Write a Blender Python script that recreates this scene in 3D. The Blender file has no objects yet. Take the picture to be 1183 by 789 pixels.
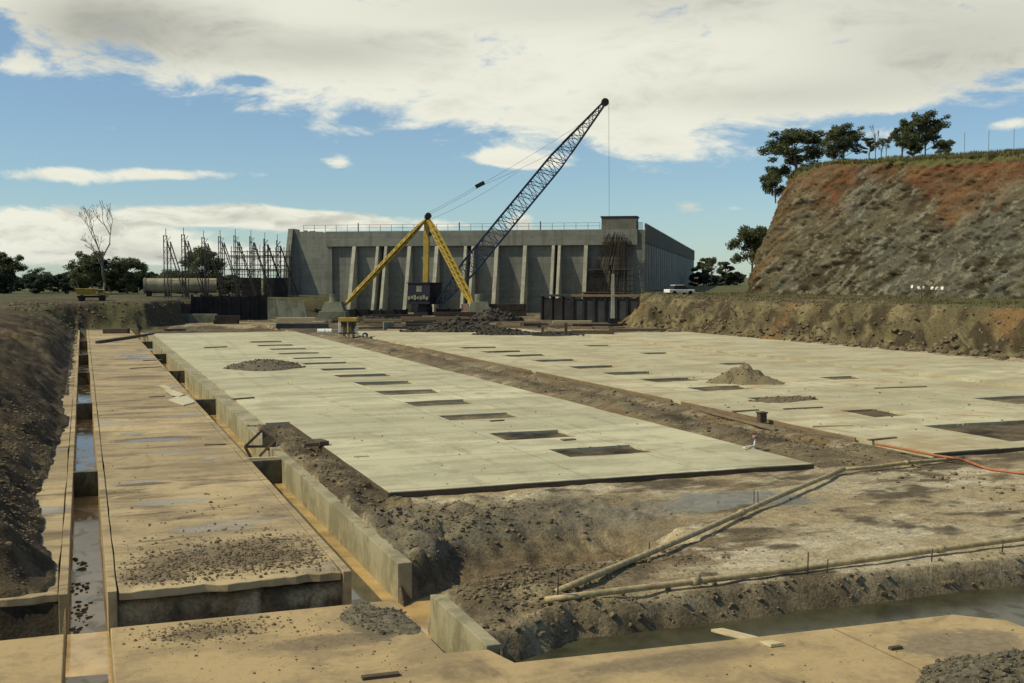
import bpy, bmesh, math, random
import numpy as np
from mathutils import Vector, Matrix
random.seed(11)
rng = np.random.default_rng(11)
scene = bpy.context.scene
COL = scene.collection
R = math.radians

# ------------------------------------------------------------------ camera
F, H = 1320.0, 6.0
PITCH = math.atan(74.5 / F)
YAW = math.atan(496.5 / math.hypot(F, 74.5))
FW = np.array([math.sin(YAW) * math.cos(PITCH), math.cos(YAW) * math.cos(PITCH), -math.sin(PITCH)])
RT = np.array([math.cos(YAW), -math.sin(YAW), 0.0])
UP = np.cross(RT, FW)
def ray(px, py): return FW + RT * (px - 591.5) / F + UP * (394.5 - py) / F
def at(px, py, z=0.0):
    r = ray(px, py); t = (z - H) / r[2]
    return (r[0] * t, r[1] * t, z)
def dep(px, py, D):
    return tuple(np.array([0, 0, H]) + ray(px, py) * D)
cam = bpy.data.cameras.new('camera'); camo = bpy.data.objects.new('camera', cam); COL.objects.link(camo)
cam.sensor_width = 36; cam.lens = 36 * F / 1183; cam.clip_end = 9000; cam.clip_start = .1
camo.matrix_world = Matrix(((RT[0], UP[0], -FW[0], 0), (RT[1], UP[1], -FW[1], 0), (RT[2], UP[2], -FW[2], H), (0, 0, 0, 1)))
scene.camera = camo
scene.view_settings.view_transform = 'Standard'; scene.view_settings.look = 'None'
scene.view_settings.exposure = -0.18; scene.view_settings.gamma = 1

# ------------------------------------------------------------------ node helpers
class NT:
    def __init__(s, nt): s.nt = nt; s.n = nt.nodes; s.l = nt.links
    def put(s, sock, v):
        if hasattr(v, 'is_output'): s.l.new(v, sock)
        else: sock.default_value = v
    def m(s, op, a, b=0.0, c=0.0, clamp=False):
        n = s.n.new('ShaderNodeMath'); n.operation = op; n.use_clamp = clamp
        s.put(n.inputs[0], a); s.put(n.inputs[1], b); s.put(n.inputs[2], c); return n.outputs[0]
    def vm(s, op, a, b=(0, 0, 0)):
        n = s.n.new('ShaderNodeVectorMath'); n.operation = op
        s.put(n.inputs[0], a); s.put(n.inputs[1], b)
        return n.outputs['Value'] if op == 'DOT_PRODUCT' else n.outputs['Vector']
    def comb(s, x, y, z):
        n = s.n.new('ShaderNodeCombineXYZ')
        for i, v in enumerate((x, y, z)): s.put(n.inputs[i], v)
        return n.outputs[0]
    def sep(s, v):
        n = s.n.new('ShaderNodeSeparateXYZ'); s.l.new(v, n.inputs[0]); return n.outputs
    def noise(s, vec, scale, detail=4, rough=.55, dist=0.0):
        n = s.n.new('ShaderNodeTexNoise'); n.inputs['Scale'].default_value = scale
        n.inputs['Detail'].default_value = detail; n.inputs['Roughness'].default_value = rough
        n.inputs['Distortion'].default_value = dist
        s.l.new(vec, n.inputs['Vector']); return n.outputs[0]
    def ss(s, v, a, b):
        n = s.n.new('ShaderNodeMapRange'); n.interpolation_type = 'SMOOTHSTEP'
        s.put(n.inputs[0], v); n.inputs[1].default_value = a; n.inputs[2].default_value = b
        return n.outputs[0]
    def mix(s, f, a, b, mode='MIX'):
        n = s.n.new('ShaderNodeMix'); n.data_type = 'RGBA'; n.blend_type = mode
        s.put(n.inputs[0], f)
        for i, v in ((6, a), (7, b)):
            if not hasattr(v, 'is_output') and len(v) == 3: v = (*v, 1)
            s.put(n.inputs[i], v)
        return n.outputs[2]
    def ramp(s, v, pts, interp='LINEAR'):
        n = s.n.new('ShaderNodeValToRGB'); n.color_ramp.interpolation = interp
        e = n.color_ramp.elements
        while len(e) < len(pts): e.new(.5)
        for el, (p, c) in zip(e, pts):
            el.position = p; el.color = (*c, 1) if hasattr(c, '__len__') else (c, c, c, 1)
        s.l.new(v, n.inputs[0]); return n.outputs[0]

def new_mat(name):
    m = bpy.data.materials.new(name); m.use_nodes = True
    t = NT(m.node_tree); b = t.n['Principled BSDF']
    return m, t, b
def scaled(t, pos, sx, sy, sz): return t.vm('MULTIPLY', pos, (sx, sy, sz))
def geo(t): return t.n.new('ShaderNodeNewGeometry').outputs['Position']
def bump(t, b, h, strength=.4, dist=.02):
    n = t.n.new('ShaderNodeBump'); n.inputs['Strength'].default_value = strength; n.inputs['Distance'].default_value = dist
    t.l.new(h, n.inputs['Height']); t.l.new(n.outputs[0], b.inputs['Normal'])

def concrete(name, light, dark, streak=(.12, .5, .5), stain=None, stain_lo=.58, stain_hi=.7, rough=.85, wet=False, fine=6., joints=None, bs=.25, smears=(), tracks=(), lifts=0):
    """weathered concrete: blotches, dragged streaks, speckle, optional mud stains, joints and wet patches"""
    m, t, b = new_mat(name); p = geo(t)
    n1 = t.noise(scaled(t, p, *streak), 1.3, 6, .62, .3)
    n2 = t.noise(p, fine, 5, .7)
    n3 = t.noise(p, .35, 4, .6, .5)
    v = t.m('ADD', t.m('MULTIPLY', n1, .55), t.m('ADD', t.m('MULTIPLY', n2, .2), t.m('MULTIPLY', n3, .35)))
    c = t.mix(t.ss(v, .46, .60), dark, light)
    c = t.mix(t.m('MULTIPLY', t.ss(t.noise(scaled(t, p, streak[0] * 2.2, streak[1] * 2, .5), 3.1, 6, .7, .8), .52, .66), .34), c, tuple(q * .72 for q in dark))
    bl = t.ss(t.noise(scaled(t, p, streak[0] * .8, streak[1] * .7, .3), 1.7, 5, .6, .6), .52, .66)
    c = t.mix(t.m('MULTIPLY', bl, .30), c, tuple(min(.62, q * 1.28) for q in light))
    pt = t.ss(t.noise(p, .55, 6, .68, .8), .53, .64)
    c = t.mix(t.m('MULTIPLY', pt, .42), c, tuple(q * .72 for q in dark))
    for (tx_, amp, fr, ph) in tracks:          # dried tyre tracks
        x, y, z = t.sep(p)
        cen = t.m('ADD', t.m('MULTIPLY', t.m('SINE', t.m('ADD', t.m('MULTIPLY', y, fr), ph)), amp), tx_)
        dd = t.m('ABSOLUTE', t.m('SUBTRACT', t.m('ABSOLUTE', t.m('SUBTRACT', x, cen)), .85))
        g = t.m('MULTIPLY', t.m('SUBTRACT', 1.0, t.ss(dd, .10, .24)), t.ss(t.noise(p, .8, 5, .7), .44, .60))
        c = t.mix(t.m('MULTIPLY', g, .40), c, (.20, .155, .09))
    if lifts:
        x, y, z = t.sep(p)
        fz = t.m('ABSOLUTE', t.m('SUBTRACT', t.m('FRACT', t.m('DIVIDE', z, lifts)), .5))
        c = t.mix(t.m('MULTIPLY', t.m('LESS_THAN', fz, .045 / lifts), .45), c, tuple(q * .55 for q in dark))
        st_ = t.ss(t.noise(scaled(t, p, .9, .9, .05), 1.0, 5, .65, .2), .50, .64)
        c = t.mix(t.m('MULTIPLY', st_, .5), c, tuple(q * .62 for q in dark))
    sp = t.ss(t.noise(p, 22, 2, .6), .60, .74)
    c = t.mix(t.m('MULTIPLY', sp, .35), c, tuple(x * .45 for x in dark))
    if stain:
        s1 = t.ss(t.noise(scaled(t, p, streak[0] * 1.6, streak[1] * 1.1, .5), .9, 7, .66, .6), stain_lo, stain_hi)
        c = t.mix(s1, c, stain)
    for (cx, cy, rx, ry, col_) in smears:      # trodden soil lying on the concrete
        x, y, z = t.sep(p)
        a = t.m('DIVIDE', t.m('SUBTRACT', x, cx), rx); q = t.m('DIVIDE', t.m('SUBTRACT', y, cy), ry)
        r2 = t.m('ADD', t.m('MULTIPLY', a, a), t.m('MULTIPLY', q, q))
        g = t.m('SUBTRACT', t.m('ADD', t.m('MULTIPLY', t.m('SUBTRACT', n2, .5), 2.2), t.m('MULTIPLY', t.m('SUBTRACT', n1, .5), 2.6)), t.m('SUBTRACT', r2, .75))
        c = t.mix(t.m('MULTIPLY', t.ss(g, 0., .5), .85), c, t.mix(t.ss(n2, .4, .6), tuple(v_ * .6 for v_ in col_), col_))
    if joints:
        xs, y0, dy = joints
        x, y, z = t.sep(p)
        g = None
        for xx in xs:
            q = t.m('LESS_THAN', t.m('ABSOLUTE', t.m('SUBTRACT', x, xx)), .018)
            g = q if g is None else t.m('MAXIMUM', g, q)
        fy = t.m('ABSOLUTE', t.m('SUBTRACT', t.m('FRACT', t.m('DIVIDE', t.m('SUBTRACT', y, y0), dy)), .5))
        q = t.m('LESS_THAN', fy, .026 / dy)
        g = q if g is None else t.m('MAXIMUM', g, q)
        c = t.mix(t.m('MULTIPLY', g, .7), c, tuple(q * .35 for q in dark))
        # each bay was poured on another day
        bay = t.n.new('ShaderNodeTexWhiteNoise'); bay.noise_dimensions = '1D'
        t.l.new(t.m('FLOOR', t.m('ADD', t.m('DIVIDE', t.m('SUBTRACT', y, y0), dy), .5)), bay.inputs['W'])
        c = t.mix(t.m('MULTIPLY', bay.outputs[0], .42), c, tuple(q * .8 for q in dark))
    t.l.new(c, b.inputs['Base Color'])
    if wet:
        w = t.ss(t.noise(scaled(t, p, .35, .9, 1), .55, 3, .5), .60, .66)
        c2 = t.mix(t.m('MULTIPLY', w, .35), c, (.10, .09, .075)); t.l.new(c2, b.inputs['Base Color'])
        r = t.m('SUBTRACT', rough, t.m('MULTIPLY', w, .6)); t.l.new(r, b.inputs['Roughness'])
    else: b.inputs['Roughness'].default_value = rough
    b.inputs['Specular IOR Level'].default_value = .3
    bump(t, b, t.m('ADD', n2, t.m('MULTIPLY', n1, .6)), bs, .03)
    return m

def plain(name, col, rough=.7, metal=0., var=.35, scale=3., rust=None, spec=.3):
    m, t, b = new_mat(name); p = t.n.new('ShaderNodeTexCoord').outputs['Object']
    n = t.noise(p, scale, 5, .65)
    c = t.mix(t.ss(n, .3, .7), tuple(x * (1 - var) for x in col), tuple(min(1, x * (1 + var * .6)) for x in col))
    if rust: c = t.mix(t.ss(t.noise(p, scale * 2.3, 5, .7), .56, .68), c, rust)
    t.l.new(c, b.inputs['Base Color']); b.inputs['Roughness'].default_value = rough; b.inputs['Metallic'].default_value = metal
    b.inputs['Specular IOR Level'].default_value = spec
    bump(t, b, n, .2, .02)
    return m
def timber(name, a, bcol, along=0):
    m, t, b = new_mat(name); p = t.n.new('ShaderNodeTexCoord').outputs['Object']
    s = [9, 9, 9]; s[along] = .8
    n = t.noise(scaled(t, p, *s), 2.2, 5, .6, .8)
    t.l.new(t.mix(t.ss(n, .3, .7), a, bcol), b.inputs['Base Color']); b.inputs['Roughness'].default_value = .8
    bump(t, b, n, .3, .01); return m
def watermat(name, col, rough=.06, sc=2.):
    m, t, b = new_mat(name); p = geo(t)
    n = t.noise(p, 1.1, 4, .6)
    t.l.new(t.mix(t.ss(n, .3, .7), tuple(x * .62 for x in col), tuple(min(1, x * 1.2) for x in col)), b.inputs['Base Color'])
    t.l.new(t.m('ADD', rough, t.m('MULTIPLY', t.ss(t.noise(scaled(t, p, 1, .5, 1), 2.3, 4, .6), .5, .62), .22)), b.inputs['Roughness']); b.inputs['IOR'].default_value = 1.33; b.inputs['Specular IOR Level'].default_value = .5
    bump(t, b, t.noise(p, sc, 3, .5), .035, .05); return m
def leafmat(name, a, bcol):
    m, t, b = new_mat(name)
    oi = t.n.new('ShaderNodeObjectInfo').outputs['Random']
    n = t.noise(geo(t), .9, 3, .6)
    c = t.mix(t.ss(n, .35, .65), a, bcol)
    hs = t.n.new('ShaderNodeHueSaturation'); t.l.new(c, hs.inputs['Color'])
    t.l.new(t.m('ADD', .8, t.m('MULTIPLY', oi, .4)), hs.inputs['Value']); t.l.new(hs.outputs[0], b.inputs['Base Color'])
    b.inputs['Roughness'].default_value = .6; b.inputs['Specular IOR Level'].default_value = .25
    tl_ = t.n.new('ShaderNodeBsdfTranslucent'); t.l.new(hs.outputs[0], tl_.inputs['Color']); mxs = t.n.new('ShaderNodeMixShader'); mxs.inputs[0].default_value = .35
    t.l.new(b.outputs[0], mxs.inputs[1]); t.l.new(tl_.outputs[0], mxs.inputs[2]); t.l.new(mxs.outputs[0], t.n['Material Output'].inputs['Surface'])
    return m

M = {}
M['slab'] = concrete('pale_slab_concrete', (.54, .515, .345), (.37, .35, .23), (.10, .42, .5), (.27, .22, .13), .54, .72, joints=((13.75, 17.45), 33.0, 5.27), tracks=((10.6, .9, .07, 0.), (19.2, .5, .09, 2.)))
M['slab_east'] = concrete('pale_slab_concrete_dusty', (.52, .485, .32), (.37, .335, .215), (.16, .4, .5), (.38, .28, .15), .50, .68, joints=((36.6, 41.2), 33.0, 5.27), tracks=((28.3, .7, .08, 1.), (38.4, 1.6, .06, 0.), (44.2, .8, .08, 3.)))
M['slab_muddy'] = concrete('muddy_slab_concrete', (.46, .36, .20), (.265, .205, .118), (.17, .75, .5), (.115, .09, .056), .52, .68, wet=True, joints=((), 27.5, 5.2), smears=((3.1, 24.9, 2.3, 1.7, (.16, .125, .08)), (1.2, 23.9, 1.0, .9, (.16, .125, .08)), (2.5, 44, 2.2, .8, (.12, .095, .062)), (1.5, 34.5, .9, .35, (.11, .085, .055)), (1.5, 37.6, .9, .3, (.11, .085, .055)), (3, 55, 2, .9, (.14, .11, .07)), (3, 72, 2.4, 1.6, (.14, .11, .07)), (3, 88, 2, 1.5, (.16, .125, .075))))
M['slab_front'] = concrete('mud_washed_concrete', (.47, .35, .175), (.29, .22, .12), (.4, .5, .5), (.15, .115, .07), .54, .72, joints=((11.9,), 13.0, 40.), smears=((1.9, 19.6, 1.1, .55, (.14, .11, .07)), (3.6, 18.4, 1.5, .5, (.20, .155, .095)), (4.6, 19.2, .6, 1.2, (.11, .10, .075)), (8.5, 15.6, 2.5, .45, (.20, .16, .10)), (13.4, 14.6, 1.3, 1.0, (.22, .185, .125))))
M['wall_conc'] = concrete('formed_wall_concrete', (.33, .30, .19), (.21, .19, .115), (.8, .8, .5), (.13, .11, .06), .55, .68)
M['baffle'] = concrete('damp_baffle_concrete', (.17, .15, .09), (.07, .065, .04), (1, 1, .6), (.05, .04, .025), .5, .65)
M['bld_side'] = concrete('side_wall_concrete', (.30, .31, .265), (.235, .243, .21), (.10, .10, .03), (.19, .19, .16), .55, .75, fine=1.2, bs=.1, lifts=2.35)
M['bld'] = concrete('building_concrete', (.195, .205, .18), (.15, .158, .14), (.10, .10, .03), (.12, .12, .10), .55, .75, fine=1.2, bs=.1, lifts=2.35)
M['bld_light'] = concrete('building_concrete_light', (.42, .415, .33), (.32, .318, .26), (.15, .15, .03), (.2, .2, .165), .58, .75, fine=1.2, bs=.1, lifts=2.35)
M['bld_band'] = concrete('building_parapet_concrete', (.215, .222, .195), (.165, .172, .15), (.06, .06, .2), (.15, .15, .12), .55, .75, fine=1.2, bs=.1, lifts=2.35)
M['bld_dark'] = plain('dark_gap', (.03, .033, .033), .9)
M['clad'] = plain('grey_cladding', (.15, .145, .12), .7, 0, .25, .5)
M['block'] = concrete('kentledge_concrete', (.20, .205, .15), (.12, .125, .09), (.5, .5, .3), fine=3.)
M['water'] = watermat('muddy_orange_water', (.44, .30, .125), .07)
M['dkwater'] = watermat('dark_green_water', (.058, .056, .032), .22)
M['pipe'] = plain('dirty_galvanised_pipe', (.40, .32, .17), .5, .0, .35, 6, (.24, .16, .08))
M['yellow'] = plain('crane_yellow_paint', (.37, .265, .045), .45, 0, .25, 1.2, (.25, .13, .03))
M['yellow2'] = plain('faded_yellow_paint', (.34, .24, .05), .5, 0, .3, 1.2, (.2, .13, .05))
M['navy'] = plain('dark_navy_paint', (.012, .015, .03), .5, 0, .3, 2)
M['jib'] = plain('dark_blue_steel', (.038, .055, .10), .5, .0, .3, 2)
M['black'] = plain('black_rubber', (.015, .015, .015), .7)
M['steel'] = plain('rusty_steel', (.06, .042, .032), .75, 0, .4, 3, (.12, .06, .03))
M['frame'] = plain('weathered_frame_steel', (.06, .055, .05), .7, 0, .4, 2)
M['rebar'] = plain('rusted_reinforcement', (.042, .032, .026), .85, 0, .4, 1)
M['rope'] = plain('wire_rope', (.05, .055, .06), .6)
M['white'] = plain('white_paint', (.75, .74, .68), .6, 0, .12)
M['cream'] = plain('cream_paint', (.52, .48, .33), .6, 0, .2)
M['pink'] = plain('faded_pink_paint', (.36, .23, .18), .8)
M['hose'] = plain('orange_rubber', (.36, .135, .06), .5, 0, .2)
M['glass'] = plain('dark_glass', (.02, .025, .03), .08, 0, .1, 1, None, .6)
M['timber_pale'] = timber('pale_timber', (.42, .34, .19), (.55, .46, .28))
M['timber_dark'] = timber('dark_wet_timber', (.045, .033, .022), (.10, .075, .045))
M['timber_brown'] = timber('brown_timber', (.12, .085, .05), (.22, .16, .09))
M['hoard'] = plain('tarred_boards', (.022, .022, .024), .9, 0, .45, .6, (.045, .032, .022))
M['retain'] = plain('dark_grey_wall', (.045, .05, .052), .9, 0, .4, .5, (.025, .025, .03))
M['bark'] = plain('grey_bark', (.16, .14, .11), .9, 0, .4, 2)
M['deadwood'] = plain('bleached_dead_wood', (.20, .175, .14), .9, 0, .35, 2)
M['leaf'] = leafmat('eucalypt_leaf', (.065, .082, .04), (.14, .16, .075))
M['leaf_far'] = leafmat('far_bush_leaf', (.042, .06, .045), (.075, .095, .062))
M['grass'] = leafmat('dry_grass', (.085, .088, .03), (.17, .145, .06))
M['gravel'] = plain('dark_gravel', (.135, .118, .08), .95, 0, .5, 9)
M['spoil'] = plain('dark_wet_spoil', (.062, .055, .042), .95, 0, .5, 5)
M['sand'] = plain('brown_aggregate', (.20, .165, .10), .95, 0, .35, 14)
M['clod'] = plain('soil_clod', (.16, .125, .076), .95, 0, .4, 5)

# ------------------------------------------------------------------ object helpers
def tag(o, label, cat, group=None):
    o['label'] = label; o['category'] = cat
    if group: o['group'] = group
    return o
def thing(name, label, cat, loc=(0, 0, 0), rz=0, group=None):
    o = bpy.data.objects.new(name, None); COL.objects.link(o); o.empty_display_size = .3
    o.location = loc; o.rotation_euler = (0, 0, rz); return tag(o, label, cat, group)
def copy_tree(o, parent=None):
    c = o.copy(); COL.objects.link(c)
    if parent: c.parent = parent
    for ch in list(o.children): copy_tree(ch, c)
    return c
class MB:
    def __init__(s): s.v = []; s.f = []
    def add(s, vs, fs):
        k = len(s.v); s.v += [tuple(map(float, q)) for q in vs]; s.f += [tuple(i + k for i in f) for f in fs]; return s
    def box(s, x0, x1, y0, y1, z0, z1):
        v = [(x, y, z) for z in (z0, z1) for y in (y0, y1) for x in (x0, x1)]
        return s.add(v, [(0, 2, 3, 1), (4, 5, 7, 6), (0, 1, 5, 4), (2, 6, 7, 3), (0, 4, 6, 2), (1, 3, 7, 5)])
    def bar(s, p, q, w, h=None):
        h = h or w; p = Vector(p); q = Vector(q); d = (q - p).normalized()
        a = d.cross(Vector((0, 0, 1)))
        a = Vector((1, 0, 0)) if a.length < 1e-4 else a.normalized()
        u = a.cross(d)
        v = [e + a * (i * w / 2) + u * (j * h / 2) for e in (p, q) for i, j in ((-1, -1), (1, -1), (1, 1), (-1, 1))]
        return s.add(v, [(3, 2, 1, 0), (4, 5, 6, 7), (0, 1, 5, 4), (1, 2, 6, 5), (2, 3, 7, 6), (3, 0, 4, 7)])
    def tube(s, pts, r, n=8, cap=True):
        pts = [Vector(p) for p in pts]; rs = r if hasattr(r, '__len__') else [r] * len(pts)
        vs = []; fs = []
        for i, p in enumerate(pts):
            d = (pts[min(i + 1, len(pts) - 1)] - pts[max(i - 1, 0)]).normalized()
            a = d.cross(Vector((.03, .02, 1)))
            a = Vector((1, 0, 0)) if a.length < .05 else a.normalized()
            u = d.cross(a)
            for k in range(n):
                t = 2 * math.pi * k / n; vs.append(p + (a * math.cos(t) + u * math.sin(t)) * rs[i])
        for i in range(len(pts) - 1):
            for k in range(n):
                a0 = i * n + k; a1 = i * n + (k + 1) % n; fs.append((a0, a1, a1 + n, a0 + n))
        if cap: fs.append(tuple(range(n))[::-1]); fs.append(tuple(range((len(pts) - 1) * n, len(pts) * n)))
        return s.add(vs, fs)
    def prism(s, outline, z0, z1):
        n = len(outline); v = [(x, y, z0) for x, y in outline] + [(x, y, z1) for x, y in outline]
        return s.add(v, [tuple(range(n))[::-1], tuple(range(n, 2 * n))] + [(i, (i + 1) % n, n + (i + 1) % n, n + i) for i in range(n)])
    def build(s, name, mat, parent=None, smooth=False, bevel=0, loc=None):
        me = bpy.data.meshes.new(name); me.from_pydata(s.v, [], s.f); me.validate()
        bm = bmesh.new(); bm.from_mesh(me); bmesh.ops.recalc_face_normals(bm, faces=bm.faces); bm.to_mesh(me); bm.free()
        me.materials.append(mat)
        if smooth: me.polygons.foreach_set('use_smooth', [True] * len(me.polygons))
        o = bpy.data.objects.new(name, me); COL.objects.link(o)
        if loc: o.location = loc
        if parent: o.parent = parent
        if bevel:
            b = o.modifiers.new('bevel', 'BEVEL'); b.width = bevel; b.segments = 2; b.limit_method = 'ANGLE'
        return o

# ------------------------------------------------------------------ numpy value noise
def _hash(ix, iy, seed):
    h = (ix.astype(np.int64) * 374761393 + iy.astype(np.int64) * 668265263 + seed * 974711) & 0x7fffffff
    h = ((h ^ (h >> 13)) * 1274126177) & 0x7fffffff
    return ((h ^ (h >> 16)) & 0xffff) / 65535.0
def vnoise(x, y, seed=0):
    ix = np.floor(x); iy = np.floor(y); fx = x - ix; fy = y - iy
    fx = fx * fx * (3 - 2 * fx); fy = fy * fy * (3 - 2 * fy)
    a = _hash(ix, iy, seed); b = _hash(ix + 1, iy, seed); c = _hash(ix, iy + 1, seed); d = _hash(ix + 1, iy + 1, seed)
    return (a + (b - a) * fx) * (1 - fy) + (c + (d - c) * fx) * fy - .5
def fbm(x, y, s, o=4, seed=0, g=.5):
    r = 0; a = 1.
    for k in range(o):
        r = r + a * vnoise(x / s + 17.3 * k, y / s - 9.1 * k, seed + k); s /= 2.05; a *= g
    return r
def sstep(a, b, x):
    t = np.clip((x - a) / (b - a), 0, 1); return t * t * (3 - 2 * t)
def rect(x, y, x0, x1, y0, y1): return (x > x0) & (x < x1) & (y > y0) & (y < y1)
def poly_signed(x, y, pts):
    """distance to a polyline, positive on its right-hand side"""
    best = np.full(x.shape, 1e9); sg = np.ones(x.shape)
    for (ax, ay), (bx, by) in zip(pts[:-1], pts[1:]):
        dx, dy = bx - ax, by - ay; L = dx * dx + dy * dy
        t = np.clip(((x - ax) * dx + (y - ay) * dy) / L, 0, 1)
        d = np.hypot(x - ax - t * dx, y - ay - t * dy); c = (x - ax) * dy - (y - ay) * dx
        u = d < best; best = np.where(u, d, best); sg = np.where(u, np.sign(c), sg)
    return best * sg

# ------------------------------------------------------------------ ground
BANK_TOE = [(72, -60), (68, 20), (64.3, 64.8), (59.9, 118.6), (82, 170), (200, 352), (260, 470)]
def pit_end(x): return np.interp(x, [-10, 7, 9.5, 12, 13, 26, 37, 39, 60], [135.5, 141.5, 146, 152, 168, 169, 172, 212, 260])
PK1 = [(14.75, 17.85, 33.95, 35.75), (14.2, 17.0, 38.3, 40.3)] + [(14.0 + .1 * math.sin(k * 3), 17.1 + .12 * math.sin(k * 5), yy, yy + 1.75 + .3 * math.sin(k * 7)) for k, yy in enumerate((44.4, 49.9, 55.2, 60.5, 65.8, 71.0, 76.4, 81.8, 87.2, 92.6, 97.9, 103.6))]
PK2 = [(30.9, 36.3, 31.7, 36.3), (31.0, 33.0, 39.3, 41.7), (40.3, 44.0, 41.0, 43.8)] + [(30.0 - .1 * k, 33.2 - .08 * k, yy, yy + 1.9) for k, yy in enumerate((45.8, 51.4, 56.8, 61.6, 66.8, 73.0, 78.6, 83.3, 88.8))] + [(40.2, 42.6, yy, yy + 1.7) for yy in (54.5, 66, 77.5, 88)]
POCKETS = PK1 + PK2
def ground_z(x, y):
    z = .05 * fbm(x, y, 2.2, 4, 3) + .03 * fbm(x, y, .5, 3, 5)
    rough = np.zeros_like(x)
    # soil strip beside the trench wall
    lump = fbm(x, y, .9, 5, 21, .62); lump2 = fbm(x, y, .38, 3, 31, .6)
    s = rect(x, y, 6.35, 7.9, 22.9, 46.6)
    z = np.where(s, .04 + .22 * lump + .14 * lump2 - .05 * (x - 6.4), z); rough = np.where(s, 1, rough)
    # soil shoulder in front of the pale slab, down to the cut
    s = rect(x, y, 6.35, 16, 24.0, 30.2)
    w = sstep(16, 12.5, x) * sstep(30.2, 28.6, y)
    z = np.where(s, z + w * (.05 + .22 * lump + .10 * lump2), z); rough = np.where(s, np.maximum(rough, w * sstep(29.2, 27.2, y)), rough)
    # brown strip between the two pale slabs
    s = rect(x, y, 21.6, 26.4, 30, 128)
    ridge = np.exp(-((x - 23.2 - .5 * fbm(x * 0, y, 9, 2, 8)) / .9) ** 2) + .7 * np.exp(-((x - 25.5) / .45) ** 2)
    zz = -.03 + ridge * (.24 + .35 * fbm(x, y, 2.4, 4, 12)) * sstep(30, 36, y) + .09 * lump
    z = np.where(s, np.maximum(zz, -.1), z); rough = np.where(s, np.clip(ridge * 1.1, 0, 1), rough)
    # block of soil behind the second wall, heaped at its near-left corner
    s = rect(x, y, 6.28, 25, 16.9, 21.6)
    heap = np.exp(-((x - 7.0) / 1.1) ** 2 - ((y - 20.0) / 1.1) ** 2) * .22 + np.exp(-((x - 9) / 2.6) ** 2 - ((y - 20.9) / .7) ** 2) * .12
    z = np.where(s, z + heap + (.17 * lump + .12 * lump2) * sstep(10.5, 8.2, x), z)
    rough = np.where(s, np.maximum(rough, sstep(11, 8.8, x)), rough)
    # bank down to the dark water
    edge = 18.72 + .012 * (x - 8) + .22 * fbm(x, y, 1.6, 4, 44) - .9 * sstep(8.2, 6.3, x)
    t = np.clip((edge - y) / .5, 0, 1) ** .8; s = rect(x, y, 6.28, 60, 15.8, 19.6)
    z = np.where(s, z * (1 - t) - .80 * t + .30 * lump * t * (1 - t) * 3.2 + .12 * lump2 * t, z)
    rough = np.where(s, np.maximum(rough, sstep(19.2, 18.4, y)), rough)
    z = np.where((y <= 17.3) & (y > 8) & (x > 6.28), np.minimum(z, -.9), z)
    z = np.where((y <= 17.02) & (y > 8) & (x > 6.02), np.minimum(z, -.9), z)
    # the cut running right from the trench
    near = 20.55 + .30 * (x - 6.) + .35 * fbm(x, y, 1.3, 3, 51); far_t = 23.1 + .75 * np.clip(x - 6.1, 0, 1.6) + .9 * np.clip(x - 7.2, 0, 2) * .6 + .4 * fbm(x, y, 1.5, 4, 57)
    far_l = far_t + .15 + .75 * sstep(6.2, 8.2, x)
    depth = 1.0 * sstep(13.3, 11.9, x) * (1 - .32 * sstep(6.8, 8.6, x))
    inside = sstep(near - .12, near + .45, y) * (1 - sstep(far_t - .9, far_l, y))
    s = rect(x, y, 6.0, 13.2, 19.8, 28)
    z = np.where(s, z * (1 - inside) + inside * (-depth + .16 * lump2 + .20 * lump), z)
    rough = np.where(s & (inside > .02) & (x < 12.6), np.maximum(rough, .9), rough)
    # beneath the slabs
    for q in ((-.5, 4.99, 22.85, 141), (6.9, 21.35, 46.4, 143), (7.8, 21.35, 30.05, 47), (26.55, 46.3, 30.55, 120), (47.9, 62, 30.55, 108)):
        z = np.where(rect(x, y, *q), -.24 + .10 * fbm(x, y, .8, 3, 61), z)
    for px0, px1, py0, py1 in POCKETS:
        z = np.where(rect(x, y, px0 - .25, px1 + .25, py0 - .3, py1 + .3), .055 + .09 * fbm(x, y, .9, 4, 63), z)
    z = np.where(rect(x, y, 6.04, 6.9, 46, 143), -.3, z)
    # trenches
    for q in ((-.39, .34, 5, 138.4), (5.02, 6.06, 5, 138.4), (-40, 6.02, 20.42, 22.86)):
        z = np.where(rect(x, y, *q), -1.15 + .2 * fbm(x, y, .7, 4, 71), z)
    z = np.where(rect(x, y, .5, 5, 22.3, 23.2), np.minimum(z, -.16 - .75 * sstep(23.05, 22.7, y + .12 * lump)), z)
    z = np.where((y < 20.42) & (y > 8) & (x < 6.2) & (x > -40), -1.2, z)
    # left spoil bank
    toe = -.98 - .20 * fbm(x * 0, y, 3, 3, 81) + .10 * fbm(x * 0, y, .7, 2, 82) + .40 * np.exp(-((y - 25) / 2.4) ** 2) - .30 * np.exp(-((y - 34) / 3.6) ** 2) + .30 * np.exp(-((y - 51) / 5.) ** 2)
    toe = np.minimum(toe, -.56)
    d = toe - x
    hb = np.clip(d * (.85 + .5 * fbm(x, y, 7, 3, 83)) * (.45 + .55 * sstep(.1, .9, d)), 0, None) + .03
    gul = fbm(x, y, 2.2, 5, 85, .6)
    hb = hb * (1 + .5 * gul * sstep(0, .8, d)) + .22 * lump * sstep(0, .3, d) + .1 * lump2 * sstep(0, .2, d)
    hb = 3.0 * np.tanh(np.clip(hb, 0, None) / 3.0) * (.92 + .2 * fbm(x, y, 14, 3, 87))
    hb = hb + .10 * fbm(x, y, .45, 3, 88, .6) * sstep(0, .4, d)
    lb = (x < toe) & (y > 23.12 + .12 * lump); z = np.where(lb, np.where(y < 24.4, .02 + hb * sstep(22.9, 24.4, y), hb), z)
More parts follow.
